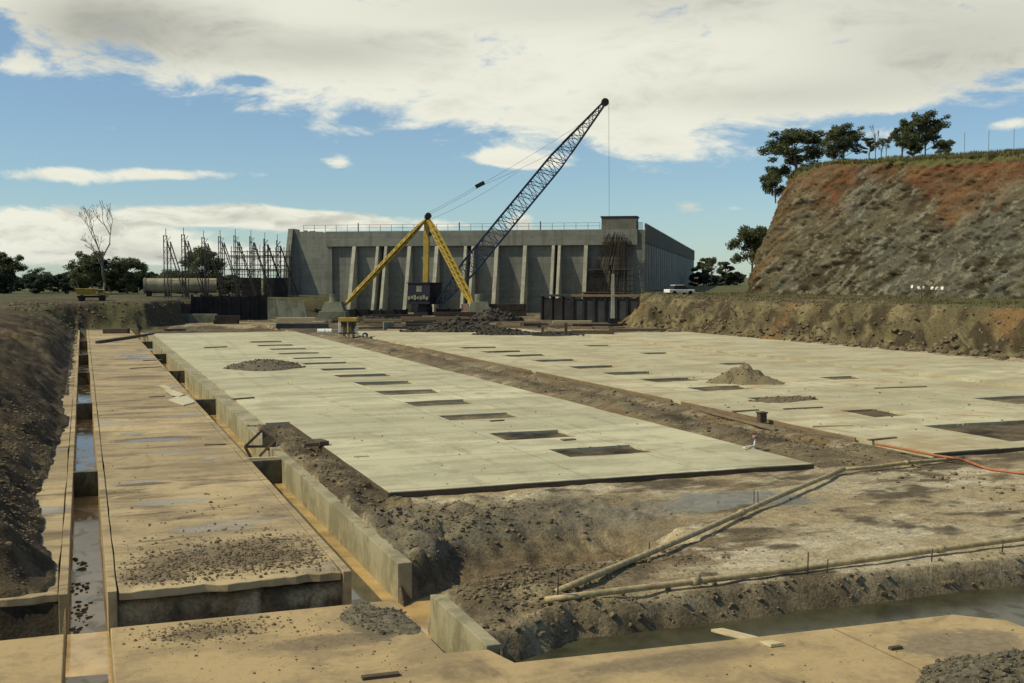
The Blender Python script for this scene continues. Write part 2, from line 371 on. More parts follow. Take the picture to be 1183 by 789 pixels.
    z = np.where((x < -.5) & (y > 22.8) & (y <= 23.04), -1.1, z); rough = np.where(lb, 1, rough)
    z = np.where((x < -.5) & (~lb) & (y > 23.04) & (y < 138), -.2, z)
    # end of the pit
    ye = pit_end(x); t = sstep(0, 5.5, (y - ye) * np.where(x > 13, 2.2, 1) + 2.2 * fbm(x, y, 5, 4, 91) + .9 * fbm(x, y, 1.8, 4, 94))
    lev = 2.9 + .35 * fbm(x, y, 11, 3, 92)
    z = np.where(y > ye - 4, np.maximum(z, z * (1 - t) + lev * t), z)
    # right bank and bench
    d = poly_signed(x, y, BANK_TOE) + 1.5 * fbm(x, y, 8, 4, 95) + .9 * fbm(x, y, 2.5, 4, 96)
    t = np.clip(d / 4.6, 0, 1); t = t ** .8
    lev = 3.55 + .25 * fbm(x, y, 9, 4, 97)
    bank = t * lev + (1.5 * fbm(x, y, 2.6, 6, 98, .72) - 1.8 * np.abs(fbm(x, y, 3.0, 4, 102)) + .5 * fbm(x, y, .8, 3, 104, .7)) * np.sin(np.pi * t) * (d > 0)
    z = np.where(d > 0, np.maximum(z, bank), z)
    z = z + np.where((d > -4) & (d <= 0), .35 * np.clip(fbm(x, y, 1.6, 4, 99), 0, 1) * sstep(-4, 0, d), 0)
    far = np.hypot(x, y); z = z * (1 - sstep(900, 2500, far)) + sstep(900, 2500, far) * 1.5
    return z, rough, d, lb
def grade(a, b, s0, s1, grow, stop=None):
    out = [a]; s = s0
    while out[-1] < b: out.append(out[-1] + s); s = min(s * grow, s1)
    return out[:-1] + [b]
xs = [-4200, -2500, -1400, -800, -480, -300, -190, -120, -80, -55, -40, -30, -24, -20, -16, -13] + grade(-11, -5, .5, .5, 1) + grade(-4.8, 14, .115, .115, 1) + grade(14.2, 28, .15, .22, 1.01) + grade(28.3, 57, .45, .6, 1.02) + grade(57.3, 73, .24, .24, 1) + grade(73.5, 100, .8, 2, 1.1) + grade(103, 300, 4, 14, 1.1) + [360, 480, 700, 1100, 1900, 3000, 4400]
xs += [-.41, -.385, .335, .36, 5.0, 5.025, 6.055, 6.08, 6.3]
ys = [-800, -300, -120, -50, -20, -5, 5, 9, 12] + grade(13.5, 31, .115, .115, 1) + grade(31.1, 60, .13, .3, 1.012) + grade(60.4, 150, .4, .55, 1.01) + grade(151, 210, .8, 2, 1.05) + grade(214, 420, 5, 16, 1.1) + [480, 600, 800, 1200, 1900, 3000, 5200]
ys += [20.41, 20.43, 22.85, 22.87]
xs = np.unique(np.round(xs, 3)); ys = np.unique(np.round(ys, 3))
GX, GY = np.meshgrid(xs, ys)
GZ, rough, dbank, lb = ground_z(GX, GY)
def grid_mesh(name, X, Y, Z, mat, colors=None, smooth=True):
    ny, nx = X.shape; me = bpy.data.meshes.new(name)
    co = np.stack([X, Y, Z], -1).reshape(-1, 3)
    i = np.arange(nx * ny).reshape(ny, nx)
    q = np.stack([i[:-1, :-1], i[:-1, 1:], i[1:, 1:], i[1:, :-1]], -1).reshape(-1, 4)
    me.vertices.add(len(co)); me.vertices.foreach_set('co', co.ravel().astype(np.float32))
    me.loops.add(q.size); me.loops.foreach_set('vertex_index', q.ravel().astype(np.int32))
    me.polygons.add(len(q)); me.polygons.foreach_set('loop_start', np.arange(0, q.size, 4, dtype=np.int32))
    me.update(calc_edges=True); me.validate()
    if smooth: me.polygons.foreach_set('use_smooth', np.ones(len(q), bool))
    if colors is not None:
        a = me.color_attributes.new('soil', 'FLOAT_COLOR', 'POINT'); a.data.foreach_set('color', colors.reshape(-1).astype(np.float32))
    me.materials.append(mat); o = bpy.data.objects.new(name, me); COL.objects.link(o); return o
def lerp(a, b, t): return a + (np.asarray(b) - a) * t[..., None]
x, y = GX, GY
n1 = fbm(x, y, 3.5, 5, 111, .6); n2 = fbm(x * .45, y, 1.6, 5, 121, .6); n3 = fbm(x, y, .9, 4, 131, .6)
C = np.zeros(x.shape + (3,)) + np.array([.315, .255, .150])
C = lerp(C, [.36, .31, .205], sstep(-.05, .35, n1 + .3 * n2))
n4 = fbm(x * .3, y, .55, 5, 136, .68)
C = lerp(C, [.17, .13, .075], sstep(.02, .34, n2 + .35 * n4)); C = lerp(C, [.44, .385, .27], sstep(.16, .42, n4 + .3 * n1))
C = lerp(C, [.10, .08, .05], sstep(.10, .40, .7 * n3 + .5 * n2 + .5 * n4))
wetm = np.exp(-((x - 15.5) / 3.2) ** 2 - ((y - 26.3) / 1.5) ** 2) * 1.2 + fbm(x, y, 1.8, 4, 141) * .9
wet = sstep(.5, .85, wetm) * rect(x, y, 8, 24, 21, 29.5)
C = lerp(C, [.155, .155, .125], wet * .85)
dark = np.zeros_like(C) + np.array([.165, .132, .078]); dark = lerp(dark, [.235, .195, .118], sstep(-.05, .3, n3)); dark = lerp(dark, [.085, .067, .041], sstep(.08, .38, n1))
C = C + (dark - C) * np.clip(rough, 0, 1)[..., None]
# blue-grey shale on the shoulder by the cut and heaped on the corner
sh = rect(x, y, 6.3, 13, 24.0, 28) * sstep(-.25, .2, n1 + .3) * .75 * (GZ > -.25)
C = lerp(C, [.155, .142, .104], .75 * sh * np.clip(rough, 0, 1))
# brown strip, ochre stains
st = rect(x, y, 21.6, 26.4, 30, 128)
C = np.where((st & (rough < .35))[..., None], lerp(C, [.24, .165, .08], sstep(-.2, .2, n1)), C)
C = np.where(st[..., None], C * (.62 + .25 * sstep(-.1, .3, n4))[..., None], C)
# left spoil bank: dark loam with paler rubble, brown toe
C = np.where(lb[..., None], lerp(lerp(np.zeros_like(C) + np.array([.05, .036, .020]), [.095, .071, .040], sstep(0, .35, n3)), [.13, .093, .048], sstep(.15, .42, n1)), C)
# far bank, bench, hinterland
fb = (y > pit_end(x) - 3.2) & (dbank <= 0)
C = np.where(fb[..., None], lerp(np.zeros_like(C) + np.array([.062, .052, .03]), [.095, .09, .04], sstep(-.15, .25, n1 + .5 * n3)), C)
mid = (y > 120 + 4 * n1) & ~fb & (dbank <= 0); C = np.where(mid[..., None], lerp(C, [.075, .062, .04], sstep(-.35, .05, n1) * .9), C)
rb = dbank > -.4
rc = lerp(np.zeros_like(C) + np.array([.105, .088, .045]), [.175, .147, .078], sstep(-.05, .3, fbm(x, y, 2.2, 5, 151, .72)))
rc = lerp(rc, [.05, .04, .022], sstep(.05, .33, fbm(x, y, 1.7, 5, 161, .7)))
rc = lerp(rc, [.17, .105, .045], sstep(.18, .4, fbm(x, y, 7, 3, 165)))
rc = lerp(rc, [.085, .088, .035], sstep(4.2, 6.5, dbank) * sstep(-.35, .1, n1))
C = np.where(rb[..., None], rc, C)
fz = sstep(150, 320, np.hypot(x, y)); C = np.where((y > 60)[..., None], lerp(C, [.09, .10, .04], fz), C)
# trench floors
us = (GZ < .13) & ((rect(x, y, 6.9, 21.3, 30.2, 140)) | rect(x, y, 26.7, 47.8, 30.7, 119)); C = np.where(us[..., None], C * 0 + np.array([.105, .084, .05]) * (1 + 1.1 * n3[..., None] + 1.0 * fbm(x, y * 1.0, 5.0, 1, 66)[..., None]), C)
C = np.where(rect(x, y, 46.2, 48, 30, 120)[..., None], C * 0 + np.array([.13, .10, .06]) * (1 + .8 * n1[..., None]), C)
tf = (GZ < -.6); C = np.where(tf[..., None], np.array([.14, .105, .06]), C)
C = np.where(((x < -.45) & (y > 22.7) & (y < 23.11) & (GZ < -.02))[..., None], np.array([.034, .027, .018]), C)  # shade of the void under the slab edge, put into the soil colour
soil = np.concatenate([np.clip(C, .01, 1), (wet * .9)[..., None]], -1)
m, t, b = new_mat('site_soil'); p = geo(t)
at_ = t.n.new('ShaderNodeAttribute'); at_.attribute_name = 'soil'
na = t.noise(p, 3.5, 6, .7); nb = t.noise(p, 14, 4, .7)
k = t.m('ADD', .53, t.m('ADD', t.m('MULTIPLY', t.ss(na, .3, .7), .52), t.m('MULTIPLY', t.ss(nb, .3, .7), .46)))
mx = t.vm('SCALE', at_.outputs['Color']); mx.node.inputs['Scale'].default_value = 1; t.l.new(k, mx.node.inputs['Scale'])
pe = t.ss(t.noise(p, 30, 2, .5), .64, .74)
t.l.new(t.mix(t.m('MULTIPLY', pe, .4), mx, (.06, .05, .035)), b.inputs['Base Color'])
t.l.new(t.m('SUBTRACT', .95, t.m('MULTIPLY', at_.outputs['Alpha'], .72)), b.inputs['Roughness']); b.inputs['Specular IOR Level'].default_value = .25
bump(t, b, t.m('ADD', na, t.m('MULTIPLY', nb, .7)), .55, .07)
M['soil'] = m
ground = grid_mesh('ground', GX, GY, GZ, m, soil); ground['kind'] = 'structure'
def gz(px_, py_):
    i = min(max(int(np.searchsorted(xs, px_)) - 1, 0), len(xs) - 2); j = min(max(int(np.searchsorted(ys, py_)) - 1, 0), len(ys) - 2)
    a = (px_ - xs[i]) / (xs[i + 1] - xs[i]); c = (py_ - ys[j]) / (ys[j + 1] - ys[j])
    return float((GZ[j, i] * (1 - a) + GZ[j, i + 1] * a) * (1 - c) + (GZ[j + 1, i] * (1 - a) + GZ[j + 1, i + 1] * a) * c)

# ------------------------------------------------------------------ cliff (cut hillside)
def cliff():
    toe = [np.array(dep(1500, 350, 96)[:2]), np.array(dep(1183, 345, 124)[:2]), np.array(dep(1010, 340, 148)[:2]), np.array(dep(858, 336, 172)[:2])]
    nose = toe[-1]; away = np.array(ray(846, 335)[:2]); away /= np.linalg.norm(away)
    toe += [nose + away * 8 + np.array([1.5, -.3]), nose + away * 40 + np.array([9, -4]), nose + away * 120 + np.array([40, -15])]
    start = toe[0] + (toe[0] - toe[1]) * 1.5; toe = [start] + toe
    P = np.array(toe); L = np.r_[0, np.cumsum(np.hypot(*np.diff(P, axis=0).T))]
    S = np.arange(0, L[-1], .30); px = np.interp(S, L, P[:, 0]); py = np.interp(S, L, P[:, 1])
    ker = np.ones(25) / 25
    pxs = np.convolve(np.pad(px, 12, 'edge'), ker, 'valid'); pys = np.convolve(np.pad(py, 12, 'edge'), ker, 'valid')
    tx = np.gradient(pxs); ty = np.gradient(pys); l = np.hypot(tx, ty); tx /= l; ty /= l
    nx_, ny_ = ty, -tx      # into the hill (right of the travel direction)
    crest = np.interp(S, [0, L[2], L[3], L[4] - 14, L[4] - 4, L[4] + 6, L[5] + 30, L[-1]], [18.5, 20.6, 21.8, 22.7, 22.6, 20.8, 16, 12])
    rows_h = np.r_[np.linspace(0, .985, 112), np.ones(22)]
    back = np.r_[np.zeros(112), np.array([.4, .9, 1.5, 2.2, 3, 4, 5.2, 6.6, 8.2, 10, 12.5, 15.5, 19, 24, 30, 37, 45, 54, 64, 76, 90, 105])]
    X = np.zeros((len(rows_h), len(S))); Y = X.copy(); Z = X.copy()
    for j, (h, bk) in enumerate(zip(rows_h, back)):
        z = 3.0 + (crest - 3.0) * h
        run = (z - 3.0) * .40 * (.55 + .42 * h) + bk
        u = S; w = z * 1.15
        ext = 1.1 * fbm(u, w * .7, 10, 4, 201, .55) + .5 * np.abs(fbm(u + w * .6, w * .3, 2.6, 5, 211, .72)) + .42 * fbm(u + w * .9, w * .55, .75, 4, 221, .8)
        led = .3 * sstep(.05, .25, fbm(u * .35, w + u * .12, 2.6, 4, 231, .6))
        amp = (1 - sstep(0, 3, np.full_like(S, bk))) * sstep(0, .06, np.full_like(S, h + .02))
        off = run + (ext - led) * amp
        X[j] = pxs + nx_ * off; Y[j] = pys + ny_ * off
        Z[j] = z + (.5 * fbm(X[j], Y[j], 4, 4, 241) * (h > .9)) - .012 * bk ** 1.2
    n1 = fbm(X + Y, Z * 1.2, 6, 5, 251, .6)
    U = np.broadcast_to(S, X.shape); hrel = np.broadcast_to(rows_h[:, None], X.shape)
    nA = fbm(U, Z * 1.1, 7, 5, 261, .62); nB = fbm(U + Z * 1.3, Z * .6 - U * .2, 2.4, 5, 271, .6); nC = fbm(U * .7, Z * 2.2, 1.6, 4, 281, .6)
    C = np.zeros(X.shape + (3,)) + np.array([.088, .076, .048])
    C = lerp(C, [.054, .044, .027], sstep(-.05, .3, nA)); C = lerp(C, [.125, .11, .072], sstep(.08, .36, nB)); C = lerp(C, [.088, .09, .072], .8 * sstep(.0, .35, fbm(U, Z, 9, 3, 291)))
    C = lerp(C, [.04, .033, .02], sstep(.1, .36, nC)); C = lerp(C, [.165, .158, .115], sstep(.22, .4, fbm(U + Z * .8, Z, .9, 4, 295, .7)))
    red = sstep(.62, 1.02, hrel + .34 * fbm(U, Z * 1.3, 6, 6, 301, .72)); C = lerp(C, [.115, .047, .021], red * .92); C = lerp(C, [.135, .078, .032], red * sstep(.08, .34, nB)); C = lerp(C, [.06, .04, .02], red * sstep(.05, .3, nC))
    ntop = (Z > 0) & (back[:, None] > .6) | (hrel > .955 + .06 * n1)
    C = np.where(ntop[..., None], lerp(np.zeros_like(C) + np.array([.088, .09, .033]), [.13, .118, .05], sstep(-.1, .3, n1)), C)
    left = sstep(L[4] - 7, L[4] - 1, U + 3 * nA + .22 * (Z - 4)) ; C = lerp(C, [.13, .08, .034], left * .7 * (~ntop) * sstep(-.4, .1, nB))
    o = grid_mesh('hillside', X, Y, Z, M['soil'], np.concatenate([C, np.zeros(X.shape + (1,))], -1)); o['kind'] = 'structure'
    return X, Y, Z
CX, CY, CZ = cliff()

# ------------------------------------------------------------------ water
def sheet(name, x0, x1, y0, y1, z, mat):
    o = MB().add([(x0, y0, z), (x1, y0, z), (x1, y1, z), (x0, y1, z)], [(0, 1, 2, 3)]).build(name, mat); o['kind'] = 'structure'; return o
sheet('channel_water', -.40, .35, 6, 141, -.75, M['water'])
sheet('trench_water', 4.99, 6.09, 6, 141, -.80, M['water'])
sheet('flooded_cut', 6.09, 7.6, 19.5, 24.2, -.802, M['water'])
sheet('dark_pool_water', 6.08, 40, 8, 18.9, -.50, M['dkwater'])
# shallow films of rain on the muddy slab
def puddle(cx, cy, rx, ry, z, seed, mat=None):
    rr = np.random.default_rng(seed); n = 26; ph = rr.random(4) * 6
    pts = [(cx + rx * math.cos(a) * (1 + .25 * math.sin(2 * a + ph[0]) + .15 * math.sin(5 * a + ph[1])), cy + ry * math.sin(a) * (1 + .2 * math.sin(3 * a + ph[2]) + .12 * math.sin(4 * a + ph[3])), z) for a in np.linspace(0, 2 * math.pi, n, endpoint=False)]
    o = MB().add(pts, [tuple(range(n))]).build('puddle', mat or M['film']); o['kind'] = 'structure'
M['film'] = watermat('rain_film', (.26, .205, .125), .10, 6)
for i, (px_, py_, rx, ry) in enumerate(((152, 501, .42, .30), (157, 411, .95, 1.5), (170, 404, .8, 1.2), (240, 530, .28, .35), (200, 378.5, .7, .9))):
    c = at(px_, py_); puddle(c[0], c[1], rx, ry, .005, i)

# ------------------------------------------------------------------ concrete slabs and walls
def holed(x0, x1, y0, y1, z0, z1, holes, wob=0.0, sx=1.2, rag=0.):
    """a slab with rectangular openings right through it, as clean quads (no coplanar doubles)"""
    X = sorted({x0, x1, *[h[0] for h in holes], *[h[1] for h in holes]}); Y = sorted({y0, y1, *[h[2] for h in holes], *[h[3] for h in holes]})
    # subdivide so the edges are not ruler-straight
    def sub(a, st):
        o = []
        for p, q in zip(a[:-1], a[1:]):
            k = max(1, int((q - p) / st)); o += [p + (q - p) * i / k for i in range(k)]
        return o + [a[-1]]
    X = sub(X, sx); Y = sub(Y, 1.2)
    nx, ny = len(X), len(Y); mb = MB()
    rr = np.random.default_rng(abs(int(x0 * 10 + y0))); jx = rr.normal(0, wob, (ny, nx)); jy = rr.normal(0, wob, (ny, nx)); jz = rr.normal(0, wob * .35, (ny, nx))
    if rag: jy[0, 1:-1] += rr.normal(0, rag, nx - 2) + rag * 1.2 * np.sin(np.arange(nx - 2) * .55); jz[0] -= abs(rr.normal(0, rag * .4, nx))
    def vid(i, j, top): return (j * nx + i) * 2 + top
    vs = []
    for j in range(ny):
        for i in range(nx):
            xx = X[i] + jx[j, i]; yy = Y[j] + jy[j, i]
            vs += [(xx, yy, z0), (xx, yy, z1 + jz[j, i])]
    solid = np.ones((ny - 1, nx - 1), bool)
    for j in range(ny - 1):
        for i in range(nx - 1):
            cx, cy = (X[i] + X[i + 1]) / 2, (Y[j] + Y[j + 1]) / 2
            if any(h[0] < cx < h[1] and h[2] < cy < h[3] for h in holes): solid[j, i] = False
    fs = []
    def S(j, i): return 0 <= j < ny - 1 and 0 <= i < nx - 1 and solid[j, i]
    for j in range(ny - 1):
        for i in range(nx - 1):
            if not solid[j, i]: continue
            a, b_, c, d = (i, j), (i + 1, j), (i + 1, j + 1), (i, j + 1)
            fs.append(tuple(vid(*q, 1) for q in (a, b_, c, d))); fs.append(tuple(vid(*q, 0) for q in (d, c, b_, a)))
            for (p, q, nj, ni) in ((a, b_, j - 1, i), (b_, c, j, i + 1), (c, d, j + 1, i), (d, a, j, i - 1)):
                if not S(nj, ni): fs.append((vid(*p, 0), vid(*q, 0), vid(*q, 1), vid(*p, 1)))
    return mb.add(vs, fs)
pk1 = PK1
s1 = tag(holed(7.74, 21.4, 30.08, 46.3, -.06, .14, pk1[:3], .012).build('concrete_slab', M['slab'], bevel=.012), 'pale central slab end with clean straight front edge and open pockets', 'slab')
tag(holed(6.75, 21.4, 46.3, 124, -.06, .14, pk1[3:], .02).build('concrete_slab', M['slab']), 'pale central slab running back to the crane with a row of pockets', 'slab')
pk2 = PK2
tag(holed(26.5, 46.4, 30.5, 122, -.06, .14, pk2, .02).build('concrete_slab', M['slab_east']), 'wide pale slab on the right with scattered dark openings and a gravel cone', 'slab')
tag(holed(47.9, 60.5, 30.5, 108, -.06, .14, [], .02).build('concrete_slab', M['slab_east']), 'pale slab strip along the foot of the right earth bank', 'slab')
tag(holed(.52, 4.84, 22.75, 138, -.17, 0, [], .01, .22, .04).build('concrete_slab', M['slab_muddy'], bevel=.015), 'long tan muddy slab between the narrow channel and the trench', 'slab')
tag(holed(-3.2, -.56, 23.05, 62, -.16, -.004, [], .01, .22, .03).build('concrete_slab', M['slab_muddy'], bevel=.015), 'tan slab edge half buried under the left earth bank', 'slab')
tag(MB().prism([(.34, 9), (14.2, 9), (15.0, 11), (15.05, 15.4), (14.4, 16.02), (10.2, 16.16), (6.2, 16.38), (6.02, 17.12), (5.31, 17.2), (5.29, 20.4), (.33, 20.46)], -1.6, 0).build('concrete_slab', M['slab_front'], bevel=.02), 'mud-washed foreground slab bordered by the dark water', 'slab')
tag(MB().box(-9, -.40, 9, 20.4, -1.6, -.006).build('concrete_slab', M['slab_front'], bevel=.02), 'foreground slab corner left of the narrow channel', 'slab')
def wallbox(x0, x1, y0, y1, z0, z1, label, mat=None, name='channel_wall'):
    n = max(2, int((y1 - y0) / 1.5)); mb = MB(); vs = []; fs = []
    rr = np.random.default_rng(abs(int(x0 * 100)) + 77)
    for k in range(n + 1):
        yy = y0 + (y1 - y0) * k / n; a, b_ = rr.normal(0, .004, 2); zt = z1 + rr.normal(0, .003)
        vs += [(x0 + a, yy, z0), (x1 + b_, yy, z0), (x1 + b_, yy, zt), (x0 + a, yy, zt)]
        if k:
            o = (k - 1) * 4
            fs += [(o + i, o + (i + 1) % 4, o + 4 + (i + 1) % 4, o + 4 + i) for i in range(4)]
    fs += [(0, 1, 2, 3), tuple(n * 4 + i for i in (3, 2, 1, 0))]
    return tag(mb.add(vs, fs).build(name, mat or M['wall_conc'], bevel=.012), label, 'concrete wall')
wallbox(-.54, -.38, 22.9, 138, -1.5, .02, 'low concrete wall lining the left side of the narrow channel', M['slab_muddy'])
wallbox(.33, .50, 22.72, 138, -1.5, .03, 'low concrete wall lining the right side of the narrow channel', M['slab_muddy'])
wallbox(4.86, 5.03, 22.72, 138, -1.5, .012, 'thin concrete wall along the muddy slab side of the trench', M['slab_muddy'])
wallbox(6.05, 6.36, 22.9, 46.2, -1.5, .03, 'thick concrete trench wall holding back the soil, near end', name='foundation_wall')
wallbox(6.05, 6.72, 46.2, 123, -1.5, .09, 'long concrete trench wall under the pale central slab', name='foundation_wall')
wallbox(6.0, 6.26, 17.16, 20.35, -1.6, .05, 'short concrete wall end beside the foreground slab', name='foundation_wall')
# baffles across the channel and the trench
bw = MB().box(-.352, .352, -.14, .14, -1.3, .018).build('baffle_wall', M['baffle'], bevel=.015, loc=(-.025, 37.4, 0))
chl = ['nearest', 'second', 'third', 'fourth', 'farthest']
for i, yy in enumerate((37.4, 57.8, 76.6, 93.9, 114.2)):
    o = bw if i == 0 else bw.copy()
    if i: COL.objects.link(o); o.location = (-.025, yy, 0)
    tag(o, f'{chl[i]} dark concrete baffle across the narrow left channel', 'baffle', 'baffles across the narrow channel')
bw2 = MB().box(-.508, .508, -.14, .14, -1.3, -.02).build('baffle_wall', M['baffle'], bevel=.015, loc=(5.54, 37.9, 0))
for i, yy in enumerate((37.9, 57.9, 76.2, 93.5, 112)):
    o = bw2 if i == 0 else bw2.copy()
    if i: COL.objects.link(o); o.location = (5.54, yy, 0)
    tag(o, f'{chl[i]} dark concrete baffle across the wide trench' + (' under the timber brace' if i == 0 else ''), 'baffle', 'baffles across the wide trench')

# ------------------------------------------------------------------ loose stone and clods (uncountable)
ico_v = None
def icos():
    bm = bmesh.new(); bmesh.ops.create_icosphere(bm, subdivisions=1, radius=1); v = np.array([q.co[:] for q in bm.verts]); f = np.array([[q.index for q in p.verts] for p in bm.faces]); bm.free(); return v, f
ICO_V, ICO_F = icos()
def stones(name, P, sizes, mat, flat=.7):
    n = len(P); sizes = np.asarray(sizes)
    V = np.repeat(ICO_V[None], n, 0) * (1 + rng.normal(0, .2, (n, len(ICO_V), 1))) * (sizes[:, None, None] * rng.uniform(.6, 1.25, (n, 1, 3))) * np.array([1, 1, flat])
    a = rng.random(n) * 6.28; c, s = np.cos(a)[:, None], np.sin(a)[:, None]
    x0, y0 = V[..., 0].copy(), V[..., 1].copy(); V[..., 0] = x0 * c - y0 * s; V[..., 1] = x0 * s + y0 * c
    V += np.asarray(P)[:, None, :]
    Fc = (ICO_F[None] + (np.arange(n) * len(ICO_V))[:, None, None]).reshape(-1, 3)
    me = bpy.data.meshes.new(name); me.from_pydata(V.reshape(-1, 3), [], Fc.tolist()); me.materials.append(mat)
    o = bpy.data.objects.new(name, me); COL.objects.link(o); return o
def scatter(name, mat, label, regions, cat='rubble'):
    P = []; S = []
    for (cx, cy, rx, ry, n, s0, s1, zf) in regions:
        k = 0
        for _ in range(n):
            xx = cx + rx * rng.normal() * .5; yy = cy + ry * rng.normal() * .5
            s = s0 + (s1 - s0) * rng.random() ** 4
            z = zf if zf is not None else gz(xx, yy)
            if z < -.42 or (4.8 < xx < 6.4) or (xx > -1.1 and xx < 5): continue
            P.append((xx, yy, z + s * .25)); S.append(s)
    o = stones(name, P, S, mat); o['kind'] = 'stuff'; o['label'] = label; o['category'] = cat; return o
def clip_slab(regs, x0, x1, y0, y1):
    pass
# clods on the muddy slab (kept inside its edges)
def clods():
    P = []; S = []
    def put(cx, cy, rx, ry, n, s0, s1, x0, x1, y0, y1, z):
        for _ in range(n):
            xx = cx + rx * rng.normal() * .5; yy = cy + ry * rng.normal() * .5
            if not (x0 < xx < x1 and y0 < yy < y1): continue
            s = (s0 + (s1 - s0) * rng.random() ** 4) * .85; P.append((xx, yy, z + s * .2)); S.append(s)
    b1 = (.6, 4.75, 22.9, 60, 0); b2 = (.5, 5.1, 10, 20.3, 0)
    put(3.2, 25.0, 2.6, 2.0, 3400, .008, .06, *b1); put(1.6, 24.0, 1.5, 1.4, 1100, .012, .05, *b1); put(2.6, 27, 3, 4, 160, .012, .055, *b1)
    put(2.7, 30, 2.6, 1.6, 26, .03, .075, *b1); put(4.0, 24.0, 1.2, 1.0, 500, .012, .05, *b1); put(2.5, 37, 4, 14, 120, .01, .05, *b1)
    put(1.9, 19.7, 1.4, .8, 800, .01, .045, *b2); put(3.6, 18.6, 2.4, 2.2, 240, .01, .035, *b2); put(2.5, 17, 4, 4, 160, .008, .03, *b2)
    put(10.5, 14.6, 4.5, 1.6, 90, .01, .035, 5.5, 14.8, 10, 15.7, 0); put(12, 31.5, 6, 6, 90, .01, .04, 7.9, 21, 30.3, 46, .14); put(13, 44, 9, 20, 260, .012, .05, 7.9, 21, 30.3, 80, .14)
    put(34, 44, 14, 22, 420, .012, .08, 26.8, 46, 31, 90, .14)
    o = stones('soil_clods', P, S, M['clod']); o['kind'] = 'stuff'
    o['label'] = 'dark soil clods scattered over the concrete slabs'; o['category'] = 'rubble'
clods()
scatter('rubble', M['clod'], 'loose broken shale strewn over the soil beside the trenches', [
    (7.1, 33, .8, 16, 1500, .012, .075, None), (8.6, 26.4, 3.6, 2.2, 1600, .012, .075, None), (7.6, 20.0, 1.7, 1.4, 1500, .012, .07, None),
    (10, 21.2, 4, 1.2, 700, .012, .06, None), (11, 18.4, 8, .7, 1200, .012, .075, None), (20, 18.4, 8, .7, 700, .012, .085, None), (15, 23, 10, 6, 500, .01, .04, None),
    (24, 45, 2.2, 30, 800, .03, .11, None), (24, 34, 3, 6, 500, .02, .07, None), (-2.0, 36, 1.5, 20, 3600, .01, .08, None), (-1.5, 28, .9, 5, 1500, .01, .05, None)])
P = []; S = []
for cy, n_ in ((24.3, 40), (26.2, 28), (28.3, 16), (23.6, 14)):
    for _ in range(n_):
        sz = .015 + .07 * rng.random() ** 2; P.append((float(np.clip(-.16 + rng.normal(0, .11), -.33, .28)), cy + rng.normal(0, .35), -.75 + sz * .1)); S.append(sz)
o = stones('mud_lumps', P, S, M['clod'], .5); o['kind'] = 'stuff'; o['label'] = 'dark mud lumps lying in the shallow channel water'; o['category'] = 'rubble'
# toe rubble below the right bank
P = []; S = []
for _ in range(1500):
    k = rng.random(); k2 = rng.random()
    if k2 < .75: xx = 64.3 + (59.9 - 64.3) * k; yy = 64.8 + (118.6 - 64.8) * k
    else: xx = 68 + (64.3 - 68) * k; yy = 20 + 44.8 * k
    xx += rng.normal(-.2, .9); yy += rng.normal(0, .8); s = .06 + .34 * rng.random() ** 4; P.append((xx, yy, gz(xx, yy) + s * .2)); S.append(s)
o = stones('toe_rubble', P, S, M['clod']); o['kind'] = 'stuff'; o['label'] = 'fallen rock along the foot of the right earth bank'; o['category'] = 'rubble'

P = []; S = []
while len(P) < 5200:
    k = rng.random(); xx = 60 + rng.random() * 12; yy = 40 + 110 * k
    z_ = gz(xx, yy)
    if not (.25 < z_ < 3.6): continue
    s = .035 + .22 * rng.random() ** 5; P.append((xx, yy, z_ + s * .1)); S.append(s)
while len(P) < 7200:
    xx = -8 + rng.random() * 22; yy = 134 + 20 * rng.random(); z_ = gz(xx, yy)
    if not (.15 < z_ < 2.9): continue
    s = .04 + .22 * rng.random() ** 5; P.append((xx, yy, z_ + s * .1)); S.append(s)
o = stones('bank_stones', P, S, M['clod']); o['kind'] = 'stuff'; o['label'] = 'small stones bedded in the faces of the earth banks'; o['category'] = 'rubble'

# heaps
def heap(name, label, cx, cy, rx, ry, h, z0, mat, seed, power=1.0, stones_n=300, ssz=(.02, .06), peaks=None):
    n = 44; mrr = 22; X = np.zeros((mrr + 1, n + 1)); Y = X.copy(); Z = X.copy()
    for i in range(mrr + 1):
        r = i / mrr
        for j in range(n + 1):
            a = 2 * math.pi * j / n; w = 1 + .22 * math.sin(2 * a + seed) + .12 * math.sin(5 * a + 2 * seed)
            X[i, j] = r * rx * w * math.cos(a); Y[i, j] = r * ry * w * math.sin(a); Z[i, j] = h * max(0, (1 - r)) ** power
    nn = fbm(X + seed * 7, Y, max(.3, rx * .3), 4, seed, .6); env = np.clip(Z / h * 2.2, 0, 1)
    Z = Z + nn * h * .35 * env - .01 * (Z <= 0)
    root = thing(name, label, 'heap', (cx, cy, z0))
    o = grid_mesh('heap_body', X, Y, Z, mat); o.parent = root
    P = []; S = []
    for _ in range(stones_n):
        i = int(mrr * rng.random() ** .5); j = rng.integers(0, n); s = ssz[0] + (ssz[1] - ssz[0]) * rng.random() ** 2
        P.append((X[i, j] + rng.normal(0, .03), Y[i, j] + rng.normal(0, .03), Z[i, j] + s * .2)); S.append(s)
    q = stones('loose_stone', P, S, mat); q.parent = root; q['kind'] = 'stuff'
    return root
c = at(860, 442, .14); heap('gravel_heap', 'pointed cone of brown gravel standing on the right slab', c[0], c[1], 1.75, 1.6, 1.08, .142, M['sand'], 3, 1.1, 300, (.02, .07))
c = at(306, 424, .14); heap('gravel_heap', 'low wide spread of dark gravel on the central slab', c[0], c[1], 3.0, 2.6, .50, .142, M['gravel'], 5, .75, 500, (.03, .1))
